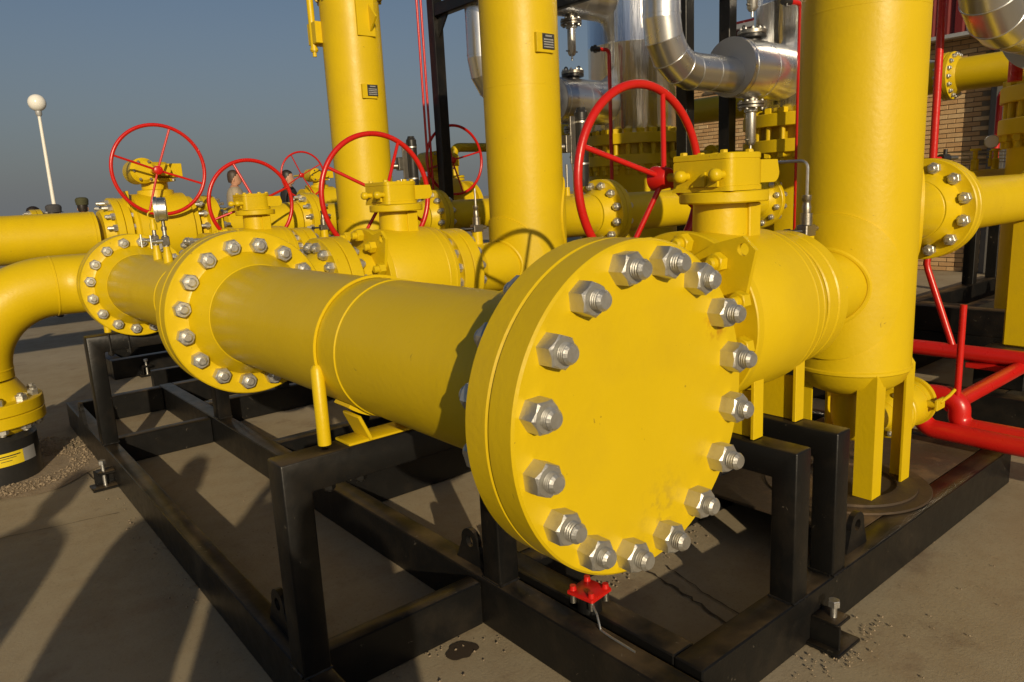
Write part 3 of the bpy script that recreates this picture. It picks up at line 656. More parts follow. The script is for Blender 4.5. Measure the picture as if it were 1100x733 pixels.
b = MB(); b.tube([(4.30, 1.50, .42), (5.42, 1.50, .42)], .043, 18); b.build("branch", 'red', rp)
b = MB(); b.tube([(4.27, 1.46, .45), (4.27, 1.46, .985)], .017, 14); b.build("vent", 'red', rp)
rm = thing("red_manifold", "long red drain manifold pipe running behind the nearest tall vessel", "pipe", (5.42, 2, 0), "red drain pipes")
b = MB(); b.tube([(5.42, 7.2, .475), (5.42, .6, .475)], .052, 20); weld(b, (5.42, 1.22, .475), Y, .052, .005, 24); b.build("pipe", 'red', rm)
b = MB(); b.tube([(5.42, 1.90, .50), (5.42, 2.09, 1.02), (5.42, 2.10, 1.06), (5.42, 2.10, 1.45)], .022, 14); b.build("riser", 'red', rm)
b = MB(); b.span((5.36, 1.55, .385), (5.48, 1.80, .421)); b.build("shoe", 'red', rm)

# ---- yellow post carrying the outlet pipe, and its black frame
yp = thing("pipe_post", "square yellow post under the pipe at the right edge", "post", (5.66, 1.66, .48))
b = MB(); b.span((5.74, 1.55, .482), (5.90, 1.71, 1.335), .012); b.build("column", 'yellow', yp)
b = MB(); b.annulus((5.78, 1.63, 1.49), X, .149, .160, .08, 40); b.build("clip", 'yellow', yp)
sk3 = thing("skid_frame", "distant black skid frame behind the nearest tall vessel, under the heater columns", "frame", (7, 4, 0), "black skid frames")
for x in (5.30, 8.4): beam("rail", (x, .4, 0), (x + .14, 7.4, .235), sk3, 'black')
for y in (.42, 1.58, 2.60, 5.05, 7.25): beam("cross_beam", (5.4415, y, .004), (8.3985, y + .13, .23), sk3, 'black')
beam("upper_beam", (5.52, 1.50, .2365), (5.9, 1.80, .478), sk3); beam("upper_beam", (6.2, .6, .2365), (6.36, 7.0, .44), sk3); beam("upper_beam", (6.2, .6, .4415), (6.34, 7.0, .64), sk3)
sk5 = thing("skid_frame", "remote black skid beams with two short posts, seen right of the nearest tall vessel", "frame", (10.5, 3.4, 0), "black skid frames")
for y in (2.85, 3.45): beam("rail", (8.6, y, 0), (13.0, y + .14, .26), sk5)
for x in (8.7, 12.4): beam("cross_beam", (x, 2.9915, .003), (x + .14, 3.4485, .255), sk5)
for x in (10.35, 11.15): beam("post", (x, 3.455, .2615), (x + .13, 3.585, 1.45), sk5); lug((x - .5, 2.92, .2615), X, Y, sk5)
beam("portal_beam", (10.35, 3.46, 1.452), (11.28, 3.58, 1.56), sk5)
# another skid further away, beyond the header
sk4 = thing("skid_frame", "far black skid frame seen through the rear portal under the pipe", "frame", (3, 9, 0), "black skid frames")
for y in (8.3, 9.2): beam("rail", (1.5, y, 0), (6.0, y + .12, .2), sk4)
for x in (1.5, 2.9, 4.4, 5.88): beam("cross_beam", (x, 8.4215, .003), (x + .12, 9.1985, .197), sk4)
jack((2.2, 8.3, 0), -Y, sk4); jack((1.8, 8.3, 0), -Y, sk4)

# ---- heater columns (yellow lower shell, bolted girth flanges, aluminium clad top)
def column(yv, label):
    cx = 7.1
    t = thing("heater_column", label, "column", (cx, yv, .25), "heater columns with aluminium cladding")
    b = MB(); b.lathe((cx, yv, 0), Z, [(.26, .50), (.30, .54), (1.86, .54), (1.93, .57)], 72); b.build("lower_shell", 'yellow_rough', t)
    for z0, nm_ in ((1.93, "lower_flange"), (2.17, "upper_flange")):
        b = MB(); b.disc((cx, yv, z0), Z, .61, .12, 96, .006); b.build(nm_, 'yellow', t)
    b = MB(); b.lathe((cx, yv, 2.05), Z, [(0, .50), (.12, .50)], 64); b.build("core", 'yellow', t)
    bb = MB(); bb.lathe((0, 0, -.46), Z, [(0, .024), (.0, .028), (.50, .028), (.505, .022)], 14); bb.hexnut((0, 0, 0), Z, .085, .05); bb.hexnut((0, 0, -.36), -Z, .085, .05)
    bolt_circle(t, mesh_of(bb, "stud_bolt", 'yellow', 25), (cx, yv, 2.29), Z, .555, 24, .1)
    b = MB(); pr = [(2.29, .50), (2.34, .505)]
    for k in range(5): pr += [(2.36 + k * .95, .515), (3.28 + k * .95, .515), (3.29 + k * .95, .519), (3.30 + k * .95, .519)]
    pr += [(6.9, .515), (7.1, .35), (7.2, .05)]
    b.lathe((cx, yv, 0), Z, pr, 80); b.build("cladding", 'alu_col', t)
    return t
def drum(yv, z, label, x0=5.79):
    t = thing("insulated_drum", label, "drum", (6.2, yv, z), "aluminium clad drums beside the columns")
    b = MB(); b.lathe((x0, yv, z), X, [(0, .238), (.004, .245), (.06, .245), (.062, .249), (.075, .249), (.077, .245), (.40, .245), (.402, .248), (.412, .248), (.414, .245), (.83, .245)], 64); b.build("cladding", 'alu', t)
    b = MB(); b.lathe((x0 - .006, yv, z), X, [(0, .20), (.0, .247), (.010, .249)], 64); b.build("end_plate", 'galv', t)
    fx = 6.112
    b = MB(); b.cyl((fx, yv, z + .18), (fx, yv, z + .262), .075, n=24); b.disc((fx, yv, z + .262), Z, .125, .03, 40); b.build("top_neck", 'rubber', t)
    b = MB(); b.disc((fx, yv, z + .294), Z, .125, .035, 40); b.build("top_cover", 'steel', t)
    for i in range(10):
        a = i * pi / 5
        b = MB(); b.hexnut((fx + .102 * cos(a), yv + .102 * sin(a), z + .329), Z, .026, .014); b.cyl((fx + .102 * cos(a), yv + .102 * sin(a), z + .329), (fx + .102 * cos(a), yv + .102 * sin(a), z + .352), .008, n=8); b.build("cover_bolt", 'zinc_face', t, 25)
    for s in (-1, 1):
        b = MB(); b.tube([V(fx + s * .05, yv - s * .05, z + .352) + V(.022 * cos(a), 0, .022 * sin(a)) for a in [2 * pi * i / 16 for i in range(16)]], .007, 8, closed=True); b.build("eye_bolt", 'rubber', t)
    b = MB(); b.cyl((fx, yv, z - .20), (fx, yv, z - .275), .06, n=24); b.disc((fx, yv, z - .30), Z, .118, .026, 36); b.disc((fx, yv, z - .33), Z, .118, .026, 36); b.build("drain_flange", 'steel', t)
    for i in range(8):
        a = i * pi / 4 + .2
        b = MB(); b.hexnut((fx + .098 * cos(a), yv + .098 * sin(a), z - .33), -Z, .026, .014); b.hexnut((fx + .098 * cos(a), yv + .098 * sin(a), z - .274), Z, .026, .014); b.build("drain_bolt", 'zinc_face', t, 25)
    b = MB(); b.lathe((fx, yv, z - .70), Z, [(0, .012), (.05, .012), (.05, .03), (.075, .046), (.33, .046), (.34, .06), (.37, .06)], 24); b.build("drain_body", 'zinc_face', t)
    b = MB(); b.cyl((fx - .085, yv, z - .605), (fx + .085, yv, z - .605), .008, n=8); b.build("drain_handle", 'steel', t)
    return t
def clad_elbow(x, yv, z, label, top=7.0):
    t = thing("insulated_elbow", label, "pipe", (x, yv, z), "aluminium clad elbow pipes")
    r = .147; R = .36
    b = MB(); b.lathe((x, yv, z + R), Z, [(0, r), (.03, r), (.03, r + .003), (.05, r + .003), (.05, r), (1.0, r), (1.0, r + .003), (1.03, r + .003), (1.03, r), (top - z, r)], 48); b.build("riser", 'alu', t)
    n = 4; cs = arc((x + R, yv, z + R), R, -X, -Z, 0, pi / 2, n)
    for k in range(n):
        a, c2 = cs[k], cs[k + 1]
        b = MB(); rs = []
        for p, an in ((a, pi / 2 * k / n), (c2, pi / 2 * (k + 1) / n)):
            e = V(-cos(an), 0, -sin(an))
            rs.append([p + (e * cos(q) + Y * sin(q)) * (r + .001) for q in [2 * pi * i / 48 for i in range(48)]])
        b.rings(rs, False, False)
        b.tube([p for p in rs[1]], .004, 6, closed=True)
        b.build("gore", 'alu', t, 25)
    b = MB(); b.lathe((x + R, yv, z), X, [(0, r), (.25, r), (.25, r + .003), (.27, r + .003), (.27, r), (5.784 - x - R, r)], 48); b.build("run", 'alu', t)
    return t
c0 = column(LY[0], "heater column at the right edge, only its dark yellow girth flanges in view")
copy_tree(c0, (0, LY[1] - LY[0], 0), "heater column half hidden by the nearest tall vessel, aluminium clad above yellow girth flanges")
copy_tree(c0, (0, LY[2] - LY[0], 0), "fully seen heater column with wrinkled aluminium cladding above bolted yellow girth flanges")
d0 = drum(LY[0], 2.53, "aluminium clad drum end at the upper right corner, seen from below")
copy_tree(d0, (0, LY[1] - LY[0], .12), "shiny aluminium clad drum joined to the big silver elbow, a drain hanging from it")
copy_tree(d0, (0, LY[2] - LY[0], .12), "aluminium drum with bolted cover and eye bolts, just right of the middle tall vessel")
copy_tree(d0, (0, LY[1] - LY[0], 1.26), "upper aluminium drum above the silver elbow, only its hanging drain tip in view")
copy_tree(d0, (0, LY[2] - LY[0], 1.26), "upper aluminium drum right of the middle vessel, a steel drain hanging from it")
clad_elbow(4.87, LY[1], 2.585, "large shiny silver elbow pipe at the top centre right")
clad_elbow(4.72, LY[0], 2.50, "silver elbow at the upper right corner reflecting yellow")
clad_elbow(4.84, LY[2], 2.66, "silver clad elbow pipe showing as a strip left of the middle tall vessel")

# ---- red vent pipes beside the columns
def vent(yv, label):
    t = thing("vent_pipe", label, "pipe", (6.44, yv - .3, 1.5), "thin red vent pipes")
    x, y = 6.39, yv - .3
    b = MB(); b.tube([(x, y, .9), (x, y, 3.12)] + arc((x - .05, y, 3.12), .05, X, Z, 0, pi / 2, 6)[1:] + [(x - .16, y + .02, 3.17)], .021, 12); b.build("pipe", 'red', t)
    b = MB(); b.cyl((x - .14, y + .02, 3.17), (x - .24, y + .03, 3.17), .03, n=12); b.cyl((x - .20, y + .02, 3.13), (x - .20, y + .02, 3.21), .018, n=10); b.build("cock", 'rubber', t)
    return t
vt = vent(LY[1], "thin red vent pipe with black cock, grazing the nearest tall vessel's left edge")
copy_tree(vt, (0, LY[2] - LY[1], 0), "thin red vent pipe with a black cock inside the biggest red handwheel")
rv = thing("red_standpipe", "red standpipe with a black valve between the nearest tall vessel and the brick wall", "pipe", (4.9, 1.9, 1.3))
b = MB(); b.tube([(4.90, 1.90, 1.2), (4.90, 1.90, 4.2)], .022, 16); b.tube([(4.90, 1.90, 1.755), (5.0, 1.87, 1.755)], .012, 10); b.build("pipe", 'red', rv)
b = MB(); b.cyl((4.96, 1.882, 1.755), (5.02, 1.864, 1.755), .027, n=14); b.cyl((5.0, 1.87, 1.69), (5.0, 1.87, 1.81), .012, n=10); b.build("valve_body", 'rubber', rv)
b = MB(); b.cyl((5.02, 1.864, 1.757), (5.10, 1.842, 1.757), .014, n=10); b.build("handle", 'steel', rv)
rv2 = thing("red_standpipe", "short thick red pipe hanging below the silver drum at the right edge", "pipe", (6.3, 1.95, 2.2))
b = MB(); b.cyl((6.30, 1.93, 2.28), (6.30, 1.93, 3.6), .045, n=18); b.build("pipe", 'red', rv2)
rv3 = thing("red_hook_pipe", "thin red pipe with a right-angle bend in front of the grey column", "pipe", (9.6, 2.95, 1.2))
b = MB(); b.tube([(9.6, 3.07, 1.28), (9.6, 3.07, 2.45)] + arc((9.66, 3.02, 2.45), .07, V(-.77, .64, 0), Z, 0, pi / 2, 6)[1:] + [(10.1, 2.62, 2.54)], .032, 12); b.build("pipe", 'red', rv3)

# ---- level transmitters
def transm(yv, label):
    t = thing("transmitter", label, "transmitter", (3.9, yv, 1.6), "black cylindrical transmitters above the outlet nozzles")
    b = MB(); b.lathe((3.90, yv - .05, 1.70), Z, [(0, .040), (.06, .048), (.46, .048), (.462, .051), (.475, .051), (.477, .048), (.515, .048), (.53, .036), (.55, .03)], 24); b.build("housing", 'rubber', t)
    for z in (1.86, 2.15):
        b = MB(); band(b, (3.90, yv - .05, z), Z, .048, .0505, .012, 0, 2 * pi, 24); b.build("clamp_ring", 'zinc_face', t)
    b = MB(); b.span((3.80, yv - .045, 1.86), (3.85, yv - .03, 2.19), .003); b.build("bracket", 'steel', t)
    b = MB(); b.box((3.775, yv - .02, 2.0), (.05, .06, .12)); b.cyl((3.75, yv - .02, 1.98), (3.66, yv + .02, 1.98), .026, n=14); b.build("switch_block", 'steel', t)
    b = MB(); b.tube([(3.79, yv, 1.64), (3.79, yv, 1.86)], .008, 8); b.tube([(3.84, yv - .02, 1.64), (3.84, yv - .02, 1.80), (3.82, yv - .03, 1.86)], .006, 8); b.build("impulse_tube", 'zinc_face', t)
    b = MB(); b.cyl((3.79, yv, 1.63), (3.79, yv, 1.70), .022, .018, n=14); b.build("nozzle", 'yellow', t)
    return t
t0 = transm(LY[1], "black cylindrical transmitter just right of the middle tall vessel")
copy_tree(t0, (0, LY[2] - LY[1], 0), "black cylindrical transmitter just right of the leftmost tall vessel")

# ---- black platform frame behind
pf = thing("platform_frame", "tall black steel frame with square posts rising behind the vessels", "frame", (6, 6, 0))
for x, y in ((4.69, 6.75), (4.69, 5.25), (5.60, 6.75), (5.62, 4.28), (6.26, 4.28)): beam("post", (x - .058, y - .058, 0), (x + .058, y + .058, 5.0), pf)
for x, y0 in ((4.69, 5.3095), (5.60, 4.3395)): beam("beam", (x - .05, y0, 3.50), (x + .05, 6.6905, 3.62), pf)
b = MB(); b.prism([(0, 0), (.17, 0), (0, -.20)], (4.68, 6.69, 3.498), V(0, -1, 0), Z, X, .02); b.build("gusset", 'black', pf, 20)
cd = thing("red_conduit", "pair of thin red conduits rising beside the left black post", "conduit", (4.6, 6.9, 0))
for dx in (0, .05):
    b = MB(); b.tube([(4.555 + dx, 6.87, 1.1), (4.555 + dx, 6.87, 5.0)], .013, 10); b.build("conduit", 'red', cd)

# ---- high yellow header along the back
hh = thing("upper_pipe", "high yellow pipe with a bolted flange, crossing before the brick wall", "pipe", (9, 4, 0))
b = MB(); b.lathe((9, -1, 2.68), Y, [(0, .17), (4.30, .17)], 48); b.lathe((9, 3.46, 2.68), Y, [(0, .17), (6, .17)], 48); b.build("pipe", 'yellow', hh)
b = MB(); wn_flange(b, (9, 3.37, 2.68), -Y, .245, .05, .17, .20, .06, 64); b.build("flange", 'yellow', hh)
b = MB(); wn_flange(b, (9, 3.374, 2.68), Y, .245, .05, .17, .20, .06, 64); b.build("flange", 'yellow', hh)
bo = bolt_mesh(.104, .028, .044, .026, .014)
bolt_circle(hh, bo, (9, 3.32, 2.68), -Y, .212, 16, .1)
for y in (.8, 6.9):
    b = MB(); b.span((8.94, y - .06, 0), (9.06, y + .06, 2.52)); b.build("support_post", 'yellow', hh)

# ---- small yellow line with a gauge behind the outlet pipe at the right
sp = thing("instrument_pipe", "thin yellow pipe with small valves running behind the outlet pipe at the right edge", "pipe", (7.4, 2.4, 1.4))
b = MB(); b.cyl((6.0, 2.38, 1.595), (8.7, 2.38, 1.595), .085, n=28); b.build("pipe", 'yellow', sp)
for x in (6.98, 7.45):
    b = MB(); b.lathe((x, 2.38, 1.66), Z, [(0, .03), (.10, .03), (.11, .018), (.17, .018), (.172, .04), (.19, .04)], 14); b.build("nozzle", 'yellow', sp)
for k in range(4):
    b = MB(); b.tube([(6.2, 2.42, 1.745 + k * .026), (8.2, 2.42, 1.735 + k * .03)], .0045, 6); b.build("impulse_tube", 'steel', sp)
g2 = thing("pressure_gauge", "small white faced dial gauge beside the grey column at the right", "gauge", (7.1, 2.3, 1.7))
gd = V(-.93, -.37, 0).normalized(); gc = V(7.08, 2.30, 1.90)
b = MB(); b.lathe(gc - gd * .02, gd, [(0, .05), (.035, .054), (.04, .05)], 28); b.build("case", 'zinc_face', g2)
b = MB(); b.lathe(gc + gd * .021, gd, [(0, .047), (.001, .047)], 28); b.build("dial", 'dial', g2)
b = MB(); b.lathe((7.08, 2.30, 1.70), Z, [(0, .016), (.06, .016), (.06, .01), (.13, .01)], 10); b.build("stem", 'yellow', g2)
vb = thing("small_valve", "small steel valve with a green handle standing behind the right bolted flange", "valve", (4.95, 2.1, 1.6))
b = MB(); b.box((5.0, 1.98, 1.685), (.05, .05, .07)); b.cyl((4.9, 1.98, 1.69), (5.2, 1.96, 1.69), .010, n=8); b.build("body", 'steel', vb)
b = MB(); b.span((5.16, 1.95, 1.62), (5.19, 1.97, 1.73)); b.build("handle", 'green', vb)
b = MB(); b.cyl((5.0, 1.98, 1.5), (5.0, 1.98, 1.65), .018, n=12); b.build("nozzle", 'yellow', vb)

# ---- far cross line behind (pipe, valve with the leftmost handwheel, second valve)
FY, FZ = 7.3, 1.50
fl = thing("cross_pipe", "fat yellow pipe across the left edge, leading to the valve with the leftmost handwheel", "pipe", (.3, FY, 1.0))
b = MB(); b.tube([(-2.6, FY, .2), (-2.6, FY, 1.0)] + arc((-2.1, FY, 1.0), .5, -X, Z, 0, pi / 2, 12)[1:] + [(1.35, FY, FZ)], .2, 48); weld(b, (1.32, FY, FZ), X, .2, .007); b.build("pipe", 'yellow', fl)
b = MB(); wn_flange(b, (1.535, FY, FZ), -X, .31, .06, .2, .235, .08, 80); b.build("flange", 'yellow', fl)
b = MB(); b.lathe((-.9, FY, 1.68), Z, [(0, .06), (.1, .06)], 18); b.build("nozzle", 'yellow', fl)
bo = bolt_mesh(.12, .034, .052, .032, .045)
bolt_circle(fl, bo, (1.475, FY, FZ), -X, .268, 16, .2)
fp = thing("cross_pipe", "yellow pipe behind the second handwheel, passing behind the leftmost tall vessel", "pipe", (3, FY, 1.2))
b = MB(); wn_flange(b, (2.30, FY, FZ), X, .30, .06, .178, .22, .09, 80); b.build("flange", 'yellow', fp)
b = MB(); b.lathe((2.44, FY, FZ), X, [(0, .178), (.42, .178), (.56, .20), (.74, .20)], 56); b.build("pipe", 'yellow', fp)
b = MB(); wn_flange(b, (3.32, FY, FZ), -X, .285, .06, .2, .22, .07, 80); wn_flange(b, (3.324, FY, FZ), X, .285, .06, .17, .2, .08, 80); b.build("flange", 'yellow', fp)
b = MB(); b.lathe((3.44, FY, FZ), X, [(0, .17), (1.0, .17)], 40); b.build("pipe", 'yellow', fp)
bo = bolt_mesh(.125, .032, .05, .03, .04)
bolt_circle(fp, bo, (3.26, FY, FZ), -X, .245, 14, .2); bolt_circle(fp, bo, (2.236, FY, FZ), -X, .26, 14, .1)
def far_valve(x, y, z, label, rot, wheel_y=-.36, s=1.0, wx=0.0):
    t = thing("ball_valve", label, "valve", (x, y, z - .5), "ball valves with handwheels in the back")
    b = MB(); wn_flange(b, (x - .345 * s, y, z), X, .305 * s, .06, .22 * s, .24 * s, .05, 72); b.lathe((x - .27 * s, y, z), X, [(0, .29 * s), (.004, .30 * s), (.03, .30 * s), (.04, .335 * s), (.48 * s, .335 * s), (.50 * s, .30 * s), (.54 * s, .30 * s), (.545 * s, .24 * s)], 80); b.build("body", 'yellow_rough', t)
    b = MB(); wn_flange(b, (x + .42 * s, y, z), -X, .30 * s, .06, .2 * s, .22 * s, .05, 72); b.build("outlet_flange", 'yellow', t)
    b = MB(); b.lathe((x, y, z + .30 * s), Z, [(0, .16 * s), (.06 * s, .15 * s), (.07 * s, .11 * s), (.13 * s, .11 * s), (.135 * s, .17 * s), (.16 * s, .17 * s)], 36); b.build("stem_column", 'yellow', t)
    b = MB(); b.box((x - .02 * s, y, z + .53 * s), (.30 * s, .26 * s, .15 * s), None, .03); b.lathe((x - .11 * s, y - .17 * s, z + .53 * s), Y, [(0, .08 * s), (.03 * s, .11 * s), (.30 * s, .11 * s)], 28); b.lathe((x + .05 * s, y - .20 * s, z + .53 * s), Y, [(0, .05 * s), (.15 * s, .06 * s)], 16); b.span((x + .1 * s, y - .12 * s, z + .47 * s), (x + .22 * s, y + .12 * s, z + .59 * s)); G = b.build("gearbox", 'yellow', t)
    b = MB()
    for i in range(6):
        a = i * pi / 3; b.hexnut((x - .11 * s + .085 * s * cos(a), y - .175 * s, z + .53 * s + .085 * s * sin(a)), -Y, .022, .012)
    for q in range(5): b.hexnut((x - .14 * s + .07 * s * q, y - .1 * s, z + .455 * s), -Z, .03, .02)
    b.build("cover_bolts", 'steel', G, 25)
    wc = V(x - .05 * s + wx, y + wheel_y, z + .52 * s)
    b = MB(); b.lathe(wc + Y * .02, Y, [(0, .015), (-wheel_y - .08, .015)], 12); b.build("shaft", 'yellow', G)
    b = MB(); b.tube([wc + V(.372 * cos(a), -.05, .372 * sin(a)) for a in [2 * pi * i / 64 for i in range(64)]], .0155, 12, closed=True); W = b.build("handwheel", 'red', t)
    b = MB(); b.lathe(wc - Y * .03, Y, [(0, .03), (.004, .036), (.06, .04), (.064, .034)], 20); b.build("hub", 'red', W)
    for k in range(4):
        a = rot + k * pi / 2
        b = MB(); b.tube([wc + V(.02 * cos(a), 0, .02 * sin(a)), wc + V(.368 * cos(a), -.05, .368 * sin(a))], .0095, 8); b.build("spoke", 'red', W)
    b = MB()
    for q in range(3): b.hexnut((x - .285 * s, y - .12 + .05 * q, z + .24 - .03 * abs(q - 1)), -X, .05, .03)
    b.span((x - .292 * s, y - .2, z + .12), (x - .27 * s, y - .05, z + .36)); b.build("lug_plate", 'yellow', t)
    return t
far_valve(1.885, FY, FZ, "farther yellow valve whose red handwheel is the leftmost in the picture", radians(70))
far_valve(4.98, FY, FZ + .05, "yellow valve in the back with a red handwheel half hidden by the black post", radians(14))
far_valve(5.82, 12.2, 1.62, "distant small valve with a red handwheel beside the man in black", radians(118), wx=-.42)
ub = thing("bypass_pipe", "small yellow bypass pipe with a bend behind the black post", "pipe", (5.6, 7.6, 1.4))
b = MB(); b.tube([(5.42, 7.6, 1.5), (5.42, 7.6, 2.16)] + arc((5.52, 7.6, 2.16), .10, -X, Z, 0, pi / 2, 8)[1:] + [(7.5, 7.6, 2.26)], .055, 18); b.build("pipe", 'yellow', ub)
b = MB(); b.disc((5.42, 7.6, 1.86), Z, .12, .03, 32); b.disc((5.42, 7.6, 1.895), Z, .12, .03, 32); b.build("flange", 'yellow', ub)
lp = thing("cross_pipe", "farther yellow pipe with a bolted flange showing above the fat pipe at the left edge", "pipe", (1.2, 9.6, 1))
b = MB(); b.cyl((-4, 9.8, 1.46), (3.2, 9.8, 1.46), .2, n=40); b.disc((1.20, 9.8, 1.46), X, .30, .05, 56); b.disc((1.254, 9.8, 1.46), X, .30, .05, 56); b.build("pipe", 'yellow', lp)
bolt_circle(lp, bolt_mesh(.105, .034, .052, .032, .03), (1.20, 9.8, 1.46), -X, .26, 14, .1)
b = MB(); b.disc((.76, 9.8, 1.46), X, .30, .05, 56); b.build("flange", 'yellow', lp)
sl = thing("bypass_pipe", "small yellow bypass with a round flange seen between the black posts", "pipe", (7, 5.4, 1.6))
b = MB(); b.cyl((7.0, 5.5, 2.02), (9.0, 5.5, 2.02), .045, n=16); b.disc((7.7, 5.5, 2.02), X, .11, .03, 28); b.disc((7.85, 5.5, 2.02), X, .11, .03, 28); b.cyl((7.3, 5.5, 1.2), (7.3, 5.5, 2.7), .035, n=14); b.build("pipe", 'yellow', sl)
b = MB(); b.span((6.9, 5.0, 1.78), (7.0, 5.14, 1.98)); b.build("junction_box", 'rubber', sl)

# ---- brick building at the back
bd = thing("brick_building", "tan brick building with a dark red clad roof edge behind the pipes at the right", "building", (15, 6, 0))
WX = 13.8
b = MB(); b.span((WX + .012, 4.52, 0), (WX + 6, 11.6, 3.80), .002); b.build("wall", 'mortar', bd)
b = MB(); b.span((WX - .10, 4.26, 0), (WX + .3, 4.515, 3.80), .01); b.build("column", 'grey', bd)
b = MB(); b.span((WX + .02, -3, 0), (WX + 6, 4.255, 3.80), .002); b.build("rendered_wall", 'mortar', bd)
bk = {}
for k in 'ABC':
    q = MB(); q.box((0, 0, 0), (.10, .238, .064), None, .003); bk[k] = mesh_of(q, "brick", 'brick' + k, 20)
rest = {k: MB() for k in 'ABC'}
rb = random.Random(3)
cnt = 0
for r in range(50):
    z = .04 + r * .0765
    for i in range(30):
        y = 4.66 + i * .25 + (.125 if r % 2 else 0)
        if y > 11.5: continue
        k = rb.choice('AAABBC'); px = WX + .046 + rb.uniform(-.004, .004)
        vis = (1.62 < z < 3.80 and y < 5.55) or (1.95 < z < 2.85 and 8.85 < y < 10.3)
        if vis and cnt < 298:
            cnt += 1; o = bpy.data.objects.new("brick", bk[k]); COL.objects.link(o); o.parent = bd
            o.location = V(px - 15, y - 6, z); o.rotation_euler = (rb.uniform(-.008, .008), 0, rb.uniform(-.012, .012))
        else: rest[k].box((px, y, z), (.10, .238, .064), None, .003)
for k in 'ABC': rest[k].build("brickwork", 'brick' + k, bd, 20, kind='stuff')
b = MB(); 
zs = (3.80, 4.75)
pts = []
y = -3.0; k = 0
while y < 9.3:
    pts += [(WX - .30, y), (WX - .30, y + .11), (WX - .265, y + .13), (WX - .265, y + .20)]; y += .22
fs = [[V(px, py, z) for px, py in pts] for z in zs]
b.rings(fs, False, False, closed=False); b.span((WX - .22, -3, 3.80), (WX + 6.2, 9.3, 4.80), .01); b.build("roof_cladding", 'cladding', bd, 20)
b = MB(); b.span((WX - .36, -3, 3.755), (WX - .20, 9.32, 3.82), .006); b.build("drip_edge", 'galv', bd)
b = MB(); b.span((WX - .36, -3, 4.62), (WX + 6.3, 9.34, 4.72), .006); b.build("coping", 'galv', bd)
b = MB(); b.tube([(WX - .3, 4.14, 0), (WX - .3, 4.14, 3.75)], .06, 14); b.build("downpipe", 'galv', bd)
b = MB(); b.tube([(11.2, 4.05, 2.98), (12.5, 5.6, 3.45), (13.6, 7.4, 3.7)], .075, 16); b.build("duct", 'galv', bd)

# ---- lamp post
lp = thing("lamp_post", "white lamp post with a round opal globe against the sky at the left", "lamp post", (2.64, 17.9, 0))
b = MB(); b.lathe((2.64, 17.9, 0), Z, [(0, .09), (.5, .09), (.52, .042), (3.66, .030)], 16); b.build("pole", 'white', lp)
b = MB(); b.lathe((2.64, 17.9, 3.66), Z, [(0, .04), (.04, .06), (.10, .06)], 16); b.build("collar", 'galv', lp)
b = MB(); b.sphere((2.64, 17.9, 3.92), .165, 24, 16); b.build("globe", 'globe', lp)
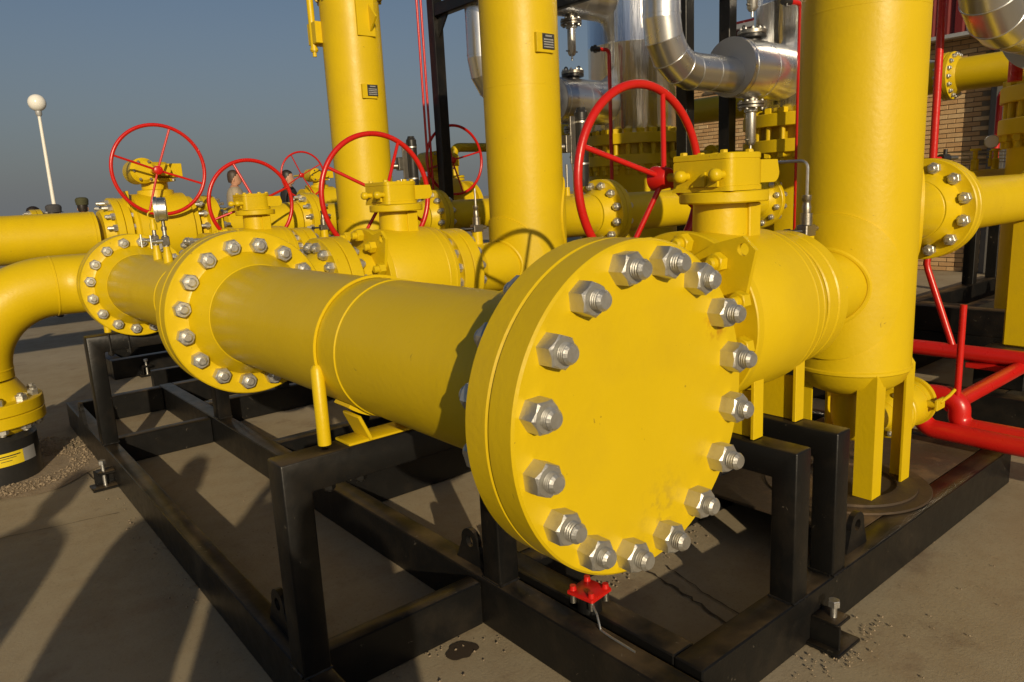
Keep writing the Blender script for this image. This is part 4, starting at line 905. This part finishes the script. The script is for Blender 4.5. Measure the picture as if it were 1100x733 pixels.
# ---- people
def person(label, loc, face, shirt='tan', hair='hair2', cap=None, h=1.78, arms='down', group=None, trousers='navy', jacket=False):
    """standing figure, `face` = direction the face looks to (angle from +Y towards +X)"""
    t = thing("person", label, "person", loc, group)
    k = h / 1.75
    J = {'pel': (0, 0, .93), 'waist': (0, -.005, 1.06), 'chest': (0, .0, 1.26), 'neckb': (0, -.015, 1.435), 'neck': (0, .0, 1.50)}
    R = {'pel': (.155, .115), 'waist': (.145, .105), 'chest': (.18, .135), 'neckb': (.105, .085), 'neck': (.056, .056)}
    E = [('pel', 'waist'), ('waist', 'chest'), ('chest', 'neckb'), ('neckb', 'neck')]
    for s, n in ((-1, 'L'), (1, 'R')):
        up = {'down': [(.185, 0, 1.385), (.225, -.02, 1.12), (.215, .06, .87), (.21, .10, .78)],
              'camera': [(.18, .02, 1.38), (.27, .12, 1.18), (.13, .27, 1.42), (.06, .24, 1.50)]}[arms]
        for q, (x, y, z), r in zip(('sh', 'el', 'wr', 'ha'), up, ((.078, .072), (.054, .054), (.034, .03), (.042, .022))):
            J[q + n] = (s * x, y, z); R[q + n] = r
        E += [('neckb', 'sh' + n), ('sh' + n, 'el' + n), ('el' + n, 'wr' + n), ('wr' + n, 'ha' + n)]
        for q, p, r in (('hip', (.095, 0, .86), (.095, .095)), ('kn', (.105, .02, .48), (.062, .062)), ('an', (.11, -.02, .09), (.045, .045)), ('to', (.12, .13, .035), (.045, .03))):
            J[q + n] = (s * p[0], p[1], p[2]); R[q + n] = r
        E += [('pel', 'hip' + n), ('hip' + n, 'kn' + n), ('kn' + n, 'an' + n), ('an' + n, 'to' + n)]
    names = list(J); me = bpy.data.meshes.new("tmp")
    me.from_pydata([J[n] for n in names], [(names.index(a), names.index(c)) for a, c in E], [])
    ob = bpy.data.objects.new("tmp", me); COL.objects.link(ob)
    ob.modifiers.new("skin", 'SKIN'); sb_ = ob.modifiers.new("sub", 'SUBSURF'); sb_.levels = 2; sb_.render_levels = 2
    for i, n in enumerate(names):
        me.skin_vertices[0].data[i].radius = R[n]
        me.skin_vertices[0].data[i].use_root = (n == 'pel')
    dg = bpy.context.evaluated_depsgraph_get(); ev = ob.evaluated_get(dg); m2 = bpy.data.meshes.new_from_object(ev)
    vs = [v.co.copy() for v in m2.vertices]; fs = [tuple(p.vertices) for p in m2.polygons]
    bpy.data.objects.remove(ob); bpy.data.meshes.remove(m2)
    q = MB(); q.add(vs, fs)
    # head : lofted rings with nose, brow, chin; ears; fingers
    rs = []
    for z, ry, rx, yo in ((1.475, .05, .05, .0), (1.50, .058, .055, .012), (1.515, .075, .058, .028), (1.535, .086, .064, .024), (1.56, .092, .070, .016), (1.60, .095, .076, .008), (1.64, .098, .078, .004), (1.68, .099, .078, .0), (1.715, .090, .071, -.004), (1.738, .066, .055, -.006), (1.75, .03, .026, -.008)):
        ring = []
        for i in range(24):
            a = 2 * pi * i / 24; x, y = rx * sin(a), ry * cos(a)
            f = max(0, cos(a)) ** 16
            if 1.555 < z < 1.62: y += f * (.026 if z < 1.58 else .016)
            if abs(z - 1.60) < .03 and abs(abs(math.degrees(a if a < pi else 2 * pi - a)) - 25) < 12: y -= .006
            ring.append(V(x, y + yo, z))
        rs.append(ring)
    q.rings(rs)
    for s in (-1, 1):
        q.sphere((s * .080, -.005, 1.595), .03, 10, 6, (.35, .6, 1.1))
        hx, hy, hz = J['ha' + ('L' if s < 0 else 'R')]; d = -1 if arms == 'down' else 1
        for i in range(4): q.tube([(hx, hy - .03 + .02 * i, hz), (hx - s * .004, hy - .02 + .019 * i, hz + d * (.06 + .006 * (i in (1, 2)))), (hx - s * .018, hy - .015 + .018 * i, hz + d * .095)], [.0095, .0085, .006], 7)
        q.tube([(hx, hy + .03, hz - d * .02), (hx - s * .012, hy + .06, hz + d * .02), (hx - s * .02, hy + .065, hz + d * .045)], [.011, .009, .007], 7)
    Mt = Matrix.Rotation(-face, 4, 'Z') @ Matrix.Scale(k, 4); o = Vector(loc)
    q.v = [tuple(o + Mt @ Vector(p)) for p in q.v]
    ob = q.build("body", ['skin', shirt, trousers, 'hair'], t, 60)
    for p in ob.data.polygons:
        c = Matrix.Rotation(face, 4, 'Z') @ p.center / k; z = c.z
        if z < .085: p.material_index = 3
        elif z < .93 and abs(c.x) < .19 and not (z > .70 and abs(c.x) > .165 and c.y > .03): p.material_index = 2
        elif z > 1.465: p.material_index = 0
        elif arms == 'down' and z < .885 and abs(c.x) > .155: p.material_index = 0
        elif arms == 'camera' and z > 1.38 and c.y > .17: p.material_index = 0
        else: p.material_index = 1
    def lid(z0, mname, nm, grow=1.0, front=.3, side=0):
        b = MB(); rs = []
        for z, ry, rx, yo in ((1.55, .088, .074, -.010), (1.60, .100, .082, -.008), (1.66, .104, .084, -.006), (1.70, .10, .08, -.006), (1.735, .085, .07, -.006), (1.76, .045, .04, -.008), (1.768, .008, .008, -.008)):
            ring = []
            for i in range(28):
                a = 2 * pi * i / 28; ca = cos(a)
                zz = z
                low = 1.685 if ca > .45 else (1.655 if ca > .2 else (1.60 if ca > -.25 else z0))
                if zz < low: zz = low
                ring.append(V(rx * grow * sin(a), ry * grow * ca + yo - (.012 if ca > .45 and z < 1.69 else 0), zz + .004 * sin(5 * a + 60 * z)))
            rs.append(ring)
        b.rings(rs, False, True)
        b.v = [tuple(o + Mt @ Vector(p)) for p in b.v]; return b.build(nm, mname, t, 60)
    lid(1.55, hair, "hair")
    if cap:
        b = MB(); rs = []
        for z, r in ((1.665, .113), (1.70, .116), (1.735, .122), (1.765, .118), (1.79, .085), (1.797, .02)):
            rs.append([V(r * .86 * sin(2 * pi * i / 24), r * 1.02 * cos(2 * pi * i / 24) - .004, z) for i in range(24)])
        b.rings(rs)
        b.rings([[V(.085 * sin(a), .09 + (.055 if j else 0) * cos(a), 1.672 - .012 * j) for a in [radians(-60 + 10 * i) for i in range(13)]] for j in (0, 1)], False, False, closed=False)
        b.v = [tuple(o + Mt @ Vector(p)) for p in b.v]; b.build("cap", cap, t, 50)
    if arms == 'camera':
        b = MB(); b.box((0, .27, 1.57), (.14, .06, .09)); b.cyl((0, .29, 1.565), (0, .37, 1.565), .036, n=18)
        b.v = [tuple(o + Mt @ Vector(p)) for p in b.v]; b.build("camera_body", 'rubber', t)
    if jacket:
        b = MB(); b.rings([[V(rx * cos(q_) * (1 + .03 * sin(5 * q_ + 9 * z)), ry * sin(q_) - .005, z) for q_ in [2 * pi * i / 32 for i in range(32)]]
                           for z, rx, ry in ((.84, .20, .15), (1.0, .195, .15), (1.2, .225, .16), (1.34, .245, .15), (1.41, .215, .125), (1.445, .14, .10), (1.475, .075, .072))], False, False)
        b.v = [tuple(o + Mt @ Vector(p)) for p in b.v]; b.build("jacket", shirt, t, 60)
    # collar
    b = MB(); b.rings([[V(.068 * sin(a), .066 * cos(a), z + .014 * cos(a) * -1) for a in [2 * pi * i / 24 for i in range(24)]] for z in (1.435, 1.475)], False, False)
    b.v = [tuple(o + Mt @ Vector(p)) for p in b.v]; b.build("collar", shirt, t, 60)
    return t
wk = MB(); wk.span((4.1, 12.9, 0), (7.2, 15.5, .54), .01); struct("loading_ramp", wk, 'ground')
person("man in a tan shirt looking right, seen through the second red handwheel", (4.94, 13.85, .54), radians(108), 'tan', 'hair2', h=1.785, jacket=True)
person("dark haired man in a black jacket beside the small distant red handwheel", (5.70, 13.24, .54), radians(122), 'darkcloth', 'hair', h=1.74, jacket=True)
person("person in an olive cap and uniform seen from behind over the fat left pipe", (2.80, 15.9, .09), radians(20), 'olive', 'hair', cap='olive', h=1.86, jacket=True)
person("person in a dark grey hood peering over the fat left pipe below the lamp post", (2.08, 14.2, .06), radians(60), 'navy', 'hair', cap='navy', h=1.765)
person("person with black hair half hidden behind the grey hood, left of the lamp post", (1.72, 13.6, .09), radians(70), 'darkcloth', 'hair', h=1.735)
# unseen figures added behind the viewpoint to cast shadows across the slab
ca, sa = cos(SUN_AZ), sin(SUN_AZ)
for c, s_, h_, ar, lb in ((-.345, -.55, 1.76, 'camera', "unseen coated figure with a raised camera, added to cast shadow"),
                          (-.935, -.50, 1.78, 'down', "unseen coated figure left of the camera holder, added to cast shadow"),
                          (-1.66, -.42, 1.76, 'down', "unseen coated figure beyond the gap in the group, added to cast shadow"),
                          (-.06, -.85, 1.73, 'down', "unseen coated figure close beside the camera holder, added to cast shadow")):
    t = person(lb, (c * ca + s_ * sa, -c * sa + s_ * ca, 0), SUN_AZ, 'darkcloth', 'hair', h=h_, arms=ar, group='shadow casting figures added behind the viewpoint')
    b = MB(); b.rings([[V(c * ca + s_ * sa, -c * sa + s_ * ca, z) + V(ca, -sa, 0) * rx * cos(q) * (1 + .03 * sin(5 * q)) + V(sa, ca, 0) * ry * sin(q) for q in [2 * pi * i / 32 for i in range(32)]]
                       for z, rx, ry in ((.42, .285, .17), (.80, .272, .16), (1.05, .262, .155), (1.28, .255, .15), (1.40, .215, .12), (1.455, .10, .085))], False, False)
    b.build("coat", 'darkcloth', t, 60)  # wide coat shape added to close the arm gaps in the cast shadow

# ---- ground details
def blob(name, c, r, m, kind, seed, z=.004, n=40, rough=.25, lab=None):
    q = random.Random(seed); ph = [q.uniform(0, 6.28) for _ in range(6)]
    ring = []
    for i in range(n):
        a = 2 * pi * i / n; rr = r * (1 + sum(rough / (k + 1.5) * sin((k + 2) * a + ph[k]) for k in range(6)))
        ring.append(V(c[0] + rr * cos(a), c[1] + rr * sin(a), z))
    b = MB(); b.rings([ring, [V(c[0], c[1], z + .0005)] * n], False, False)
    return b
struct("stain", blob("stain", (1.385, 2.09), .056, 'stain', '', 3, .005, rough=.18), 'stain', 0)
e = MB(); q = random.Random(5)
e = blob("e", (.15, 6.0), .72, '', '', 11, .006, 60)
struct("bare_earth", e, 'earth', 0)
gv = MB()
for i in range(5200):
    a, rr = q.uniform(0, 2 * pi), .74 * q.random() ** .6; s = q.uniform(.003, .0095) if q.random() < .93 else q.uniform(.01, .016)
    c = V(.15 + rr * cos(a), 6.0 + rr * sin(a), .008 + s * .2)
    if (c - V(.42, 5.8, c.z)).length < .27: continue
    pr = [V(q.uniform(.7, 1.2) * x, q.uniform(.7, 1.2) * y, q.uniform(.6, 1) * z) for x, y, z in ((1, 0, 0), (0, 1, 0), (-1, 0, 0), (0, -1, 0), (0, 0, .8), (0, 0, -.6))]
    gv.add([c + p * s for p in pr], [(0, 1, 4), (1, 2, 4), (2, 3, 4), (3, 0, 4), (1, 0, 5), (2, 1, 5), (3, 2, 5), (0, 3, 5)])
def crumbs(cx, cy, sx, sy, n, smax=.012, ang=0):
    for i in range(n):
        u, v = q.gauss(0, sx), q.gauss(0, sy); s = q.uniform(.003, smax)
        c = V(cx + u * cos(ang) - v * sin(ang), cy + u * sin(ang) + v * cos(ang), .004 + s * .3)
        pr = [V(q.uniform(.6, 1.3) * x, q.uniform(.6, 1.3) * y, q.uniform(.6, 1) * z) for x, y, z in ((1, 0, 0), (0, 1, 0), (-1, 0, 0), (0, -1, 0), (0, 0, .8), (0, 0, -.6))]
        gv.add([c + p * s for p in pr], [(0, 1, 4), (1, 2, 4), (2, 3, 4), (3, 0, 4), (1, 0, 5), (2, 1, 5), (3, 2, 5), (0, 3, 5)])
crumbs(2.36, 1.13, .14, .04, 90, .007); crumbs(2.1, 2.05, .4, .04, 120, .008); crumbs(.79, 4.4, .03, .9, 70, .007); crumbs(1.2, 3.2, .3, .8, 60, .006); crumbs(3.2, .8, .8, .3, 60, .006); crumbs(1.25, 2.15, .2, .02, 25, .006); crumbs(.75, 3.6, .04, .6, 60, .008)
o = gv.build("gravel", 'gravel', None, 0, kind='stuff'); o['label'] = "loose gravel and crumbs scattered on the concrete"; o['category'] = "gravel"
# cracks and the poured slab edges
def crack(pts, w0, seed, z=.005):
    q = random.Random(seed); b = MB(); L = []; R = []
    P = [Vector((*p, 0)) for p in pts]; fine = []
    for a, c in zip(P, P[1:]):
        for k in range(10): fine.append(a.lerp(c, k / 10) + V(q.uniform(-1, 1), q.uniform(-1, 1), 0) * .008)
    for i, p in enumerate(fine):
        d = (fine[min(i + 1, len(fine) - 1)] - fine[max(i - 1, 0)]).normalized(); n = V(-d.y, d.x, 0); ww = w0 * q.uniform(.3, 1.2)
        L.append(p + n * ww + Z * z); R.append(p - n * ww + Z * z)
    b.rings([L, R], False, False, closed=False); return b
cb = MB()
for pts, w0, s in ((((2.33, 1.98), (2.28, 1.7), (2.20, 1.36)), .006, 1), (((2.42, 1.95), (2.36, 1.72), (2.3, 1.36)), .003, 2), (((-2, 4.55), (.2, 4.62), (.78, 4.5)), .003, 6), (((.76, 5.0), (.72, 5.6), (.80, 6.4)), .004, 7)):
    c = crack(pts, w0, s); cb.add(c.v, c.f)
for pts, w0, s in () and ((((2.33, 1.98), (2.28, 1.7), (2.20, 1.36)), .006, 1), (((2.42, 1.95), (2.36, 1.72), (2.3, 1.36)), .004, 2), (((2.0, 1.6), (2.35, 1.66), (2.8, 1.6)), .003, 8), (((2.45, 1.2), (2.75, 1.05), (3.0, .75)), .006, 3), (((2.4, 1.15), (2.55, .95), (2.6, .7)), .006, 4), (((-2, 4.55), (.2, 4.62), (.82, 4.5)), .004, 6), (((.76, 5.0), (.72, 5.6), (.80, 6.4)), .004, 7)):
    c = crack(pts, w0, s); cb.add(c.v, c.f)
struct("pavement_cracks", cb, 'stain', 0)
# tidy helper keys
for o in bpy.data.objects:
    for k in ('_root', '_org'):
        if k in o: del o[k]
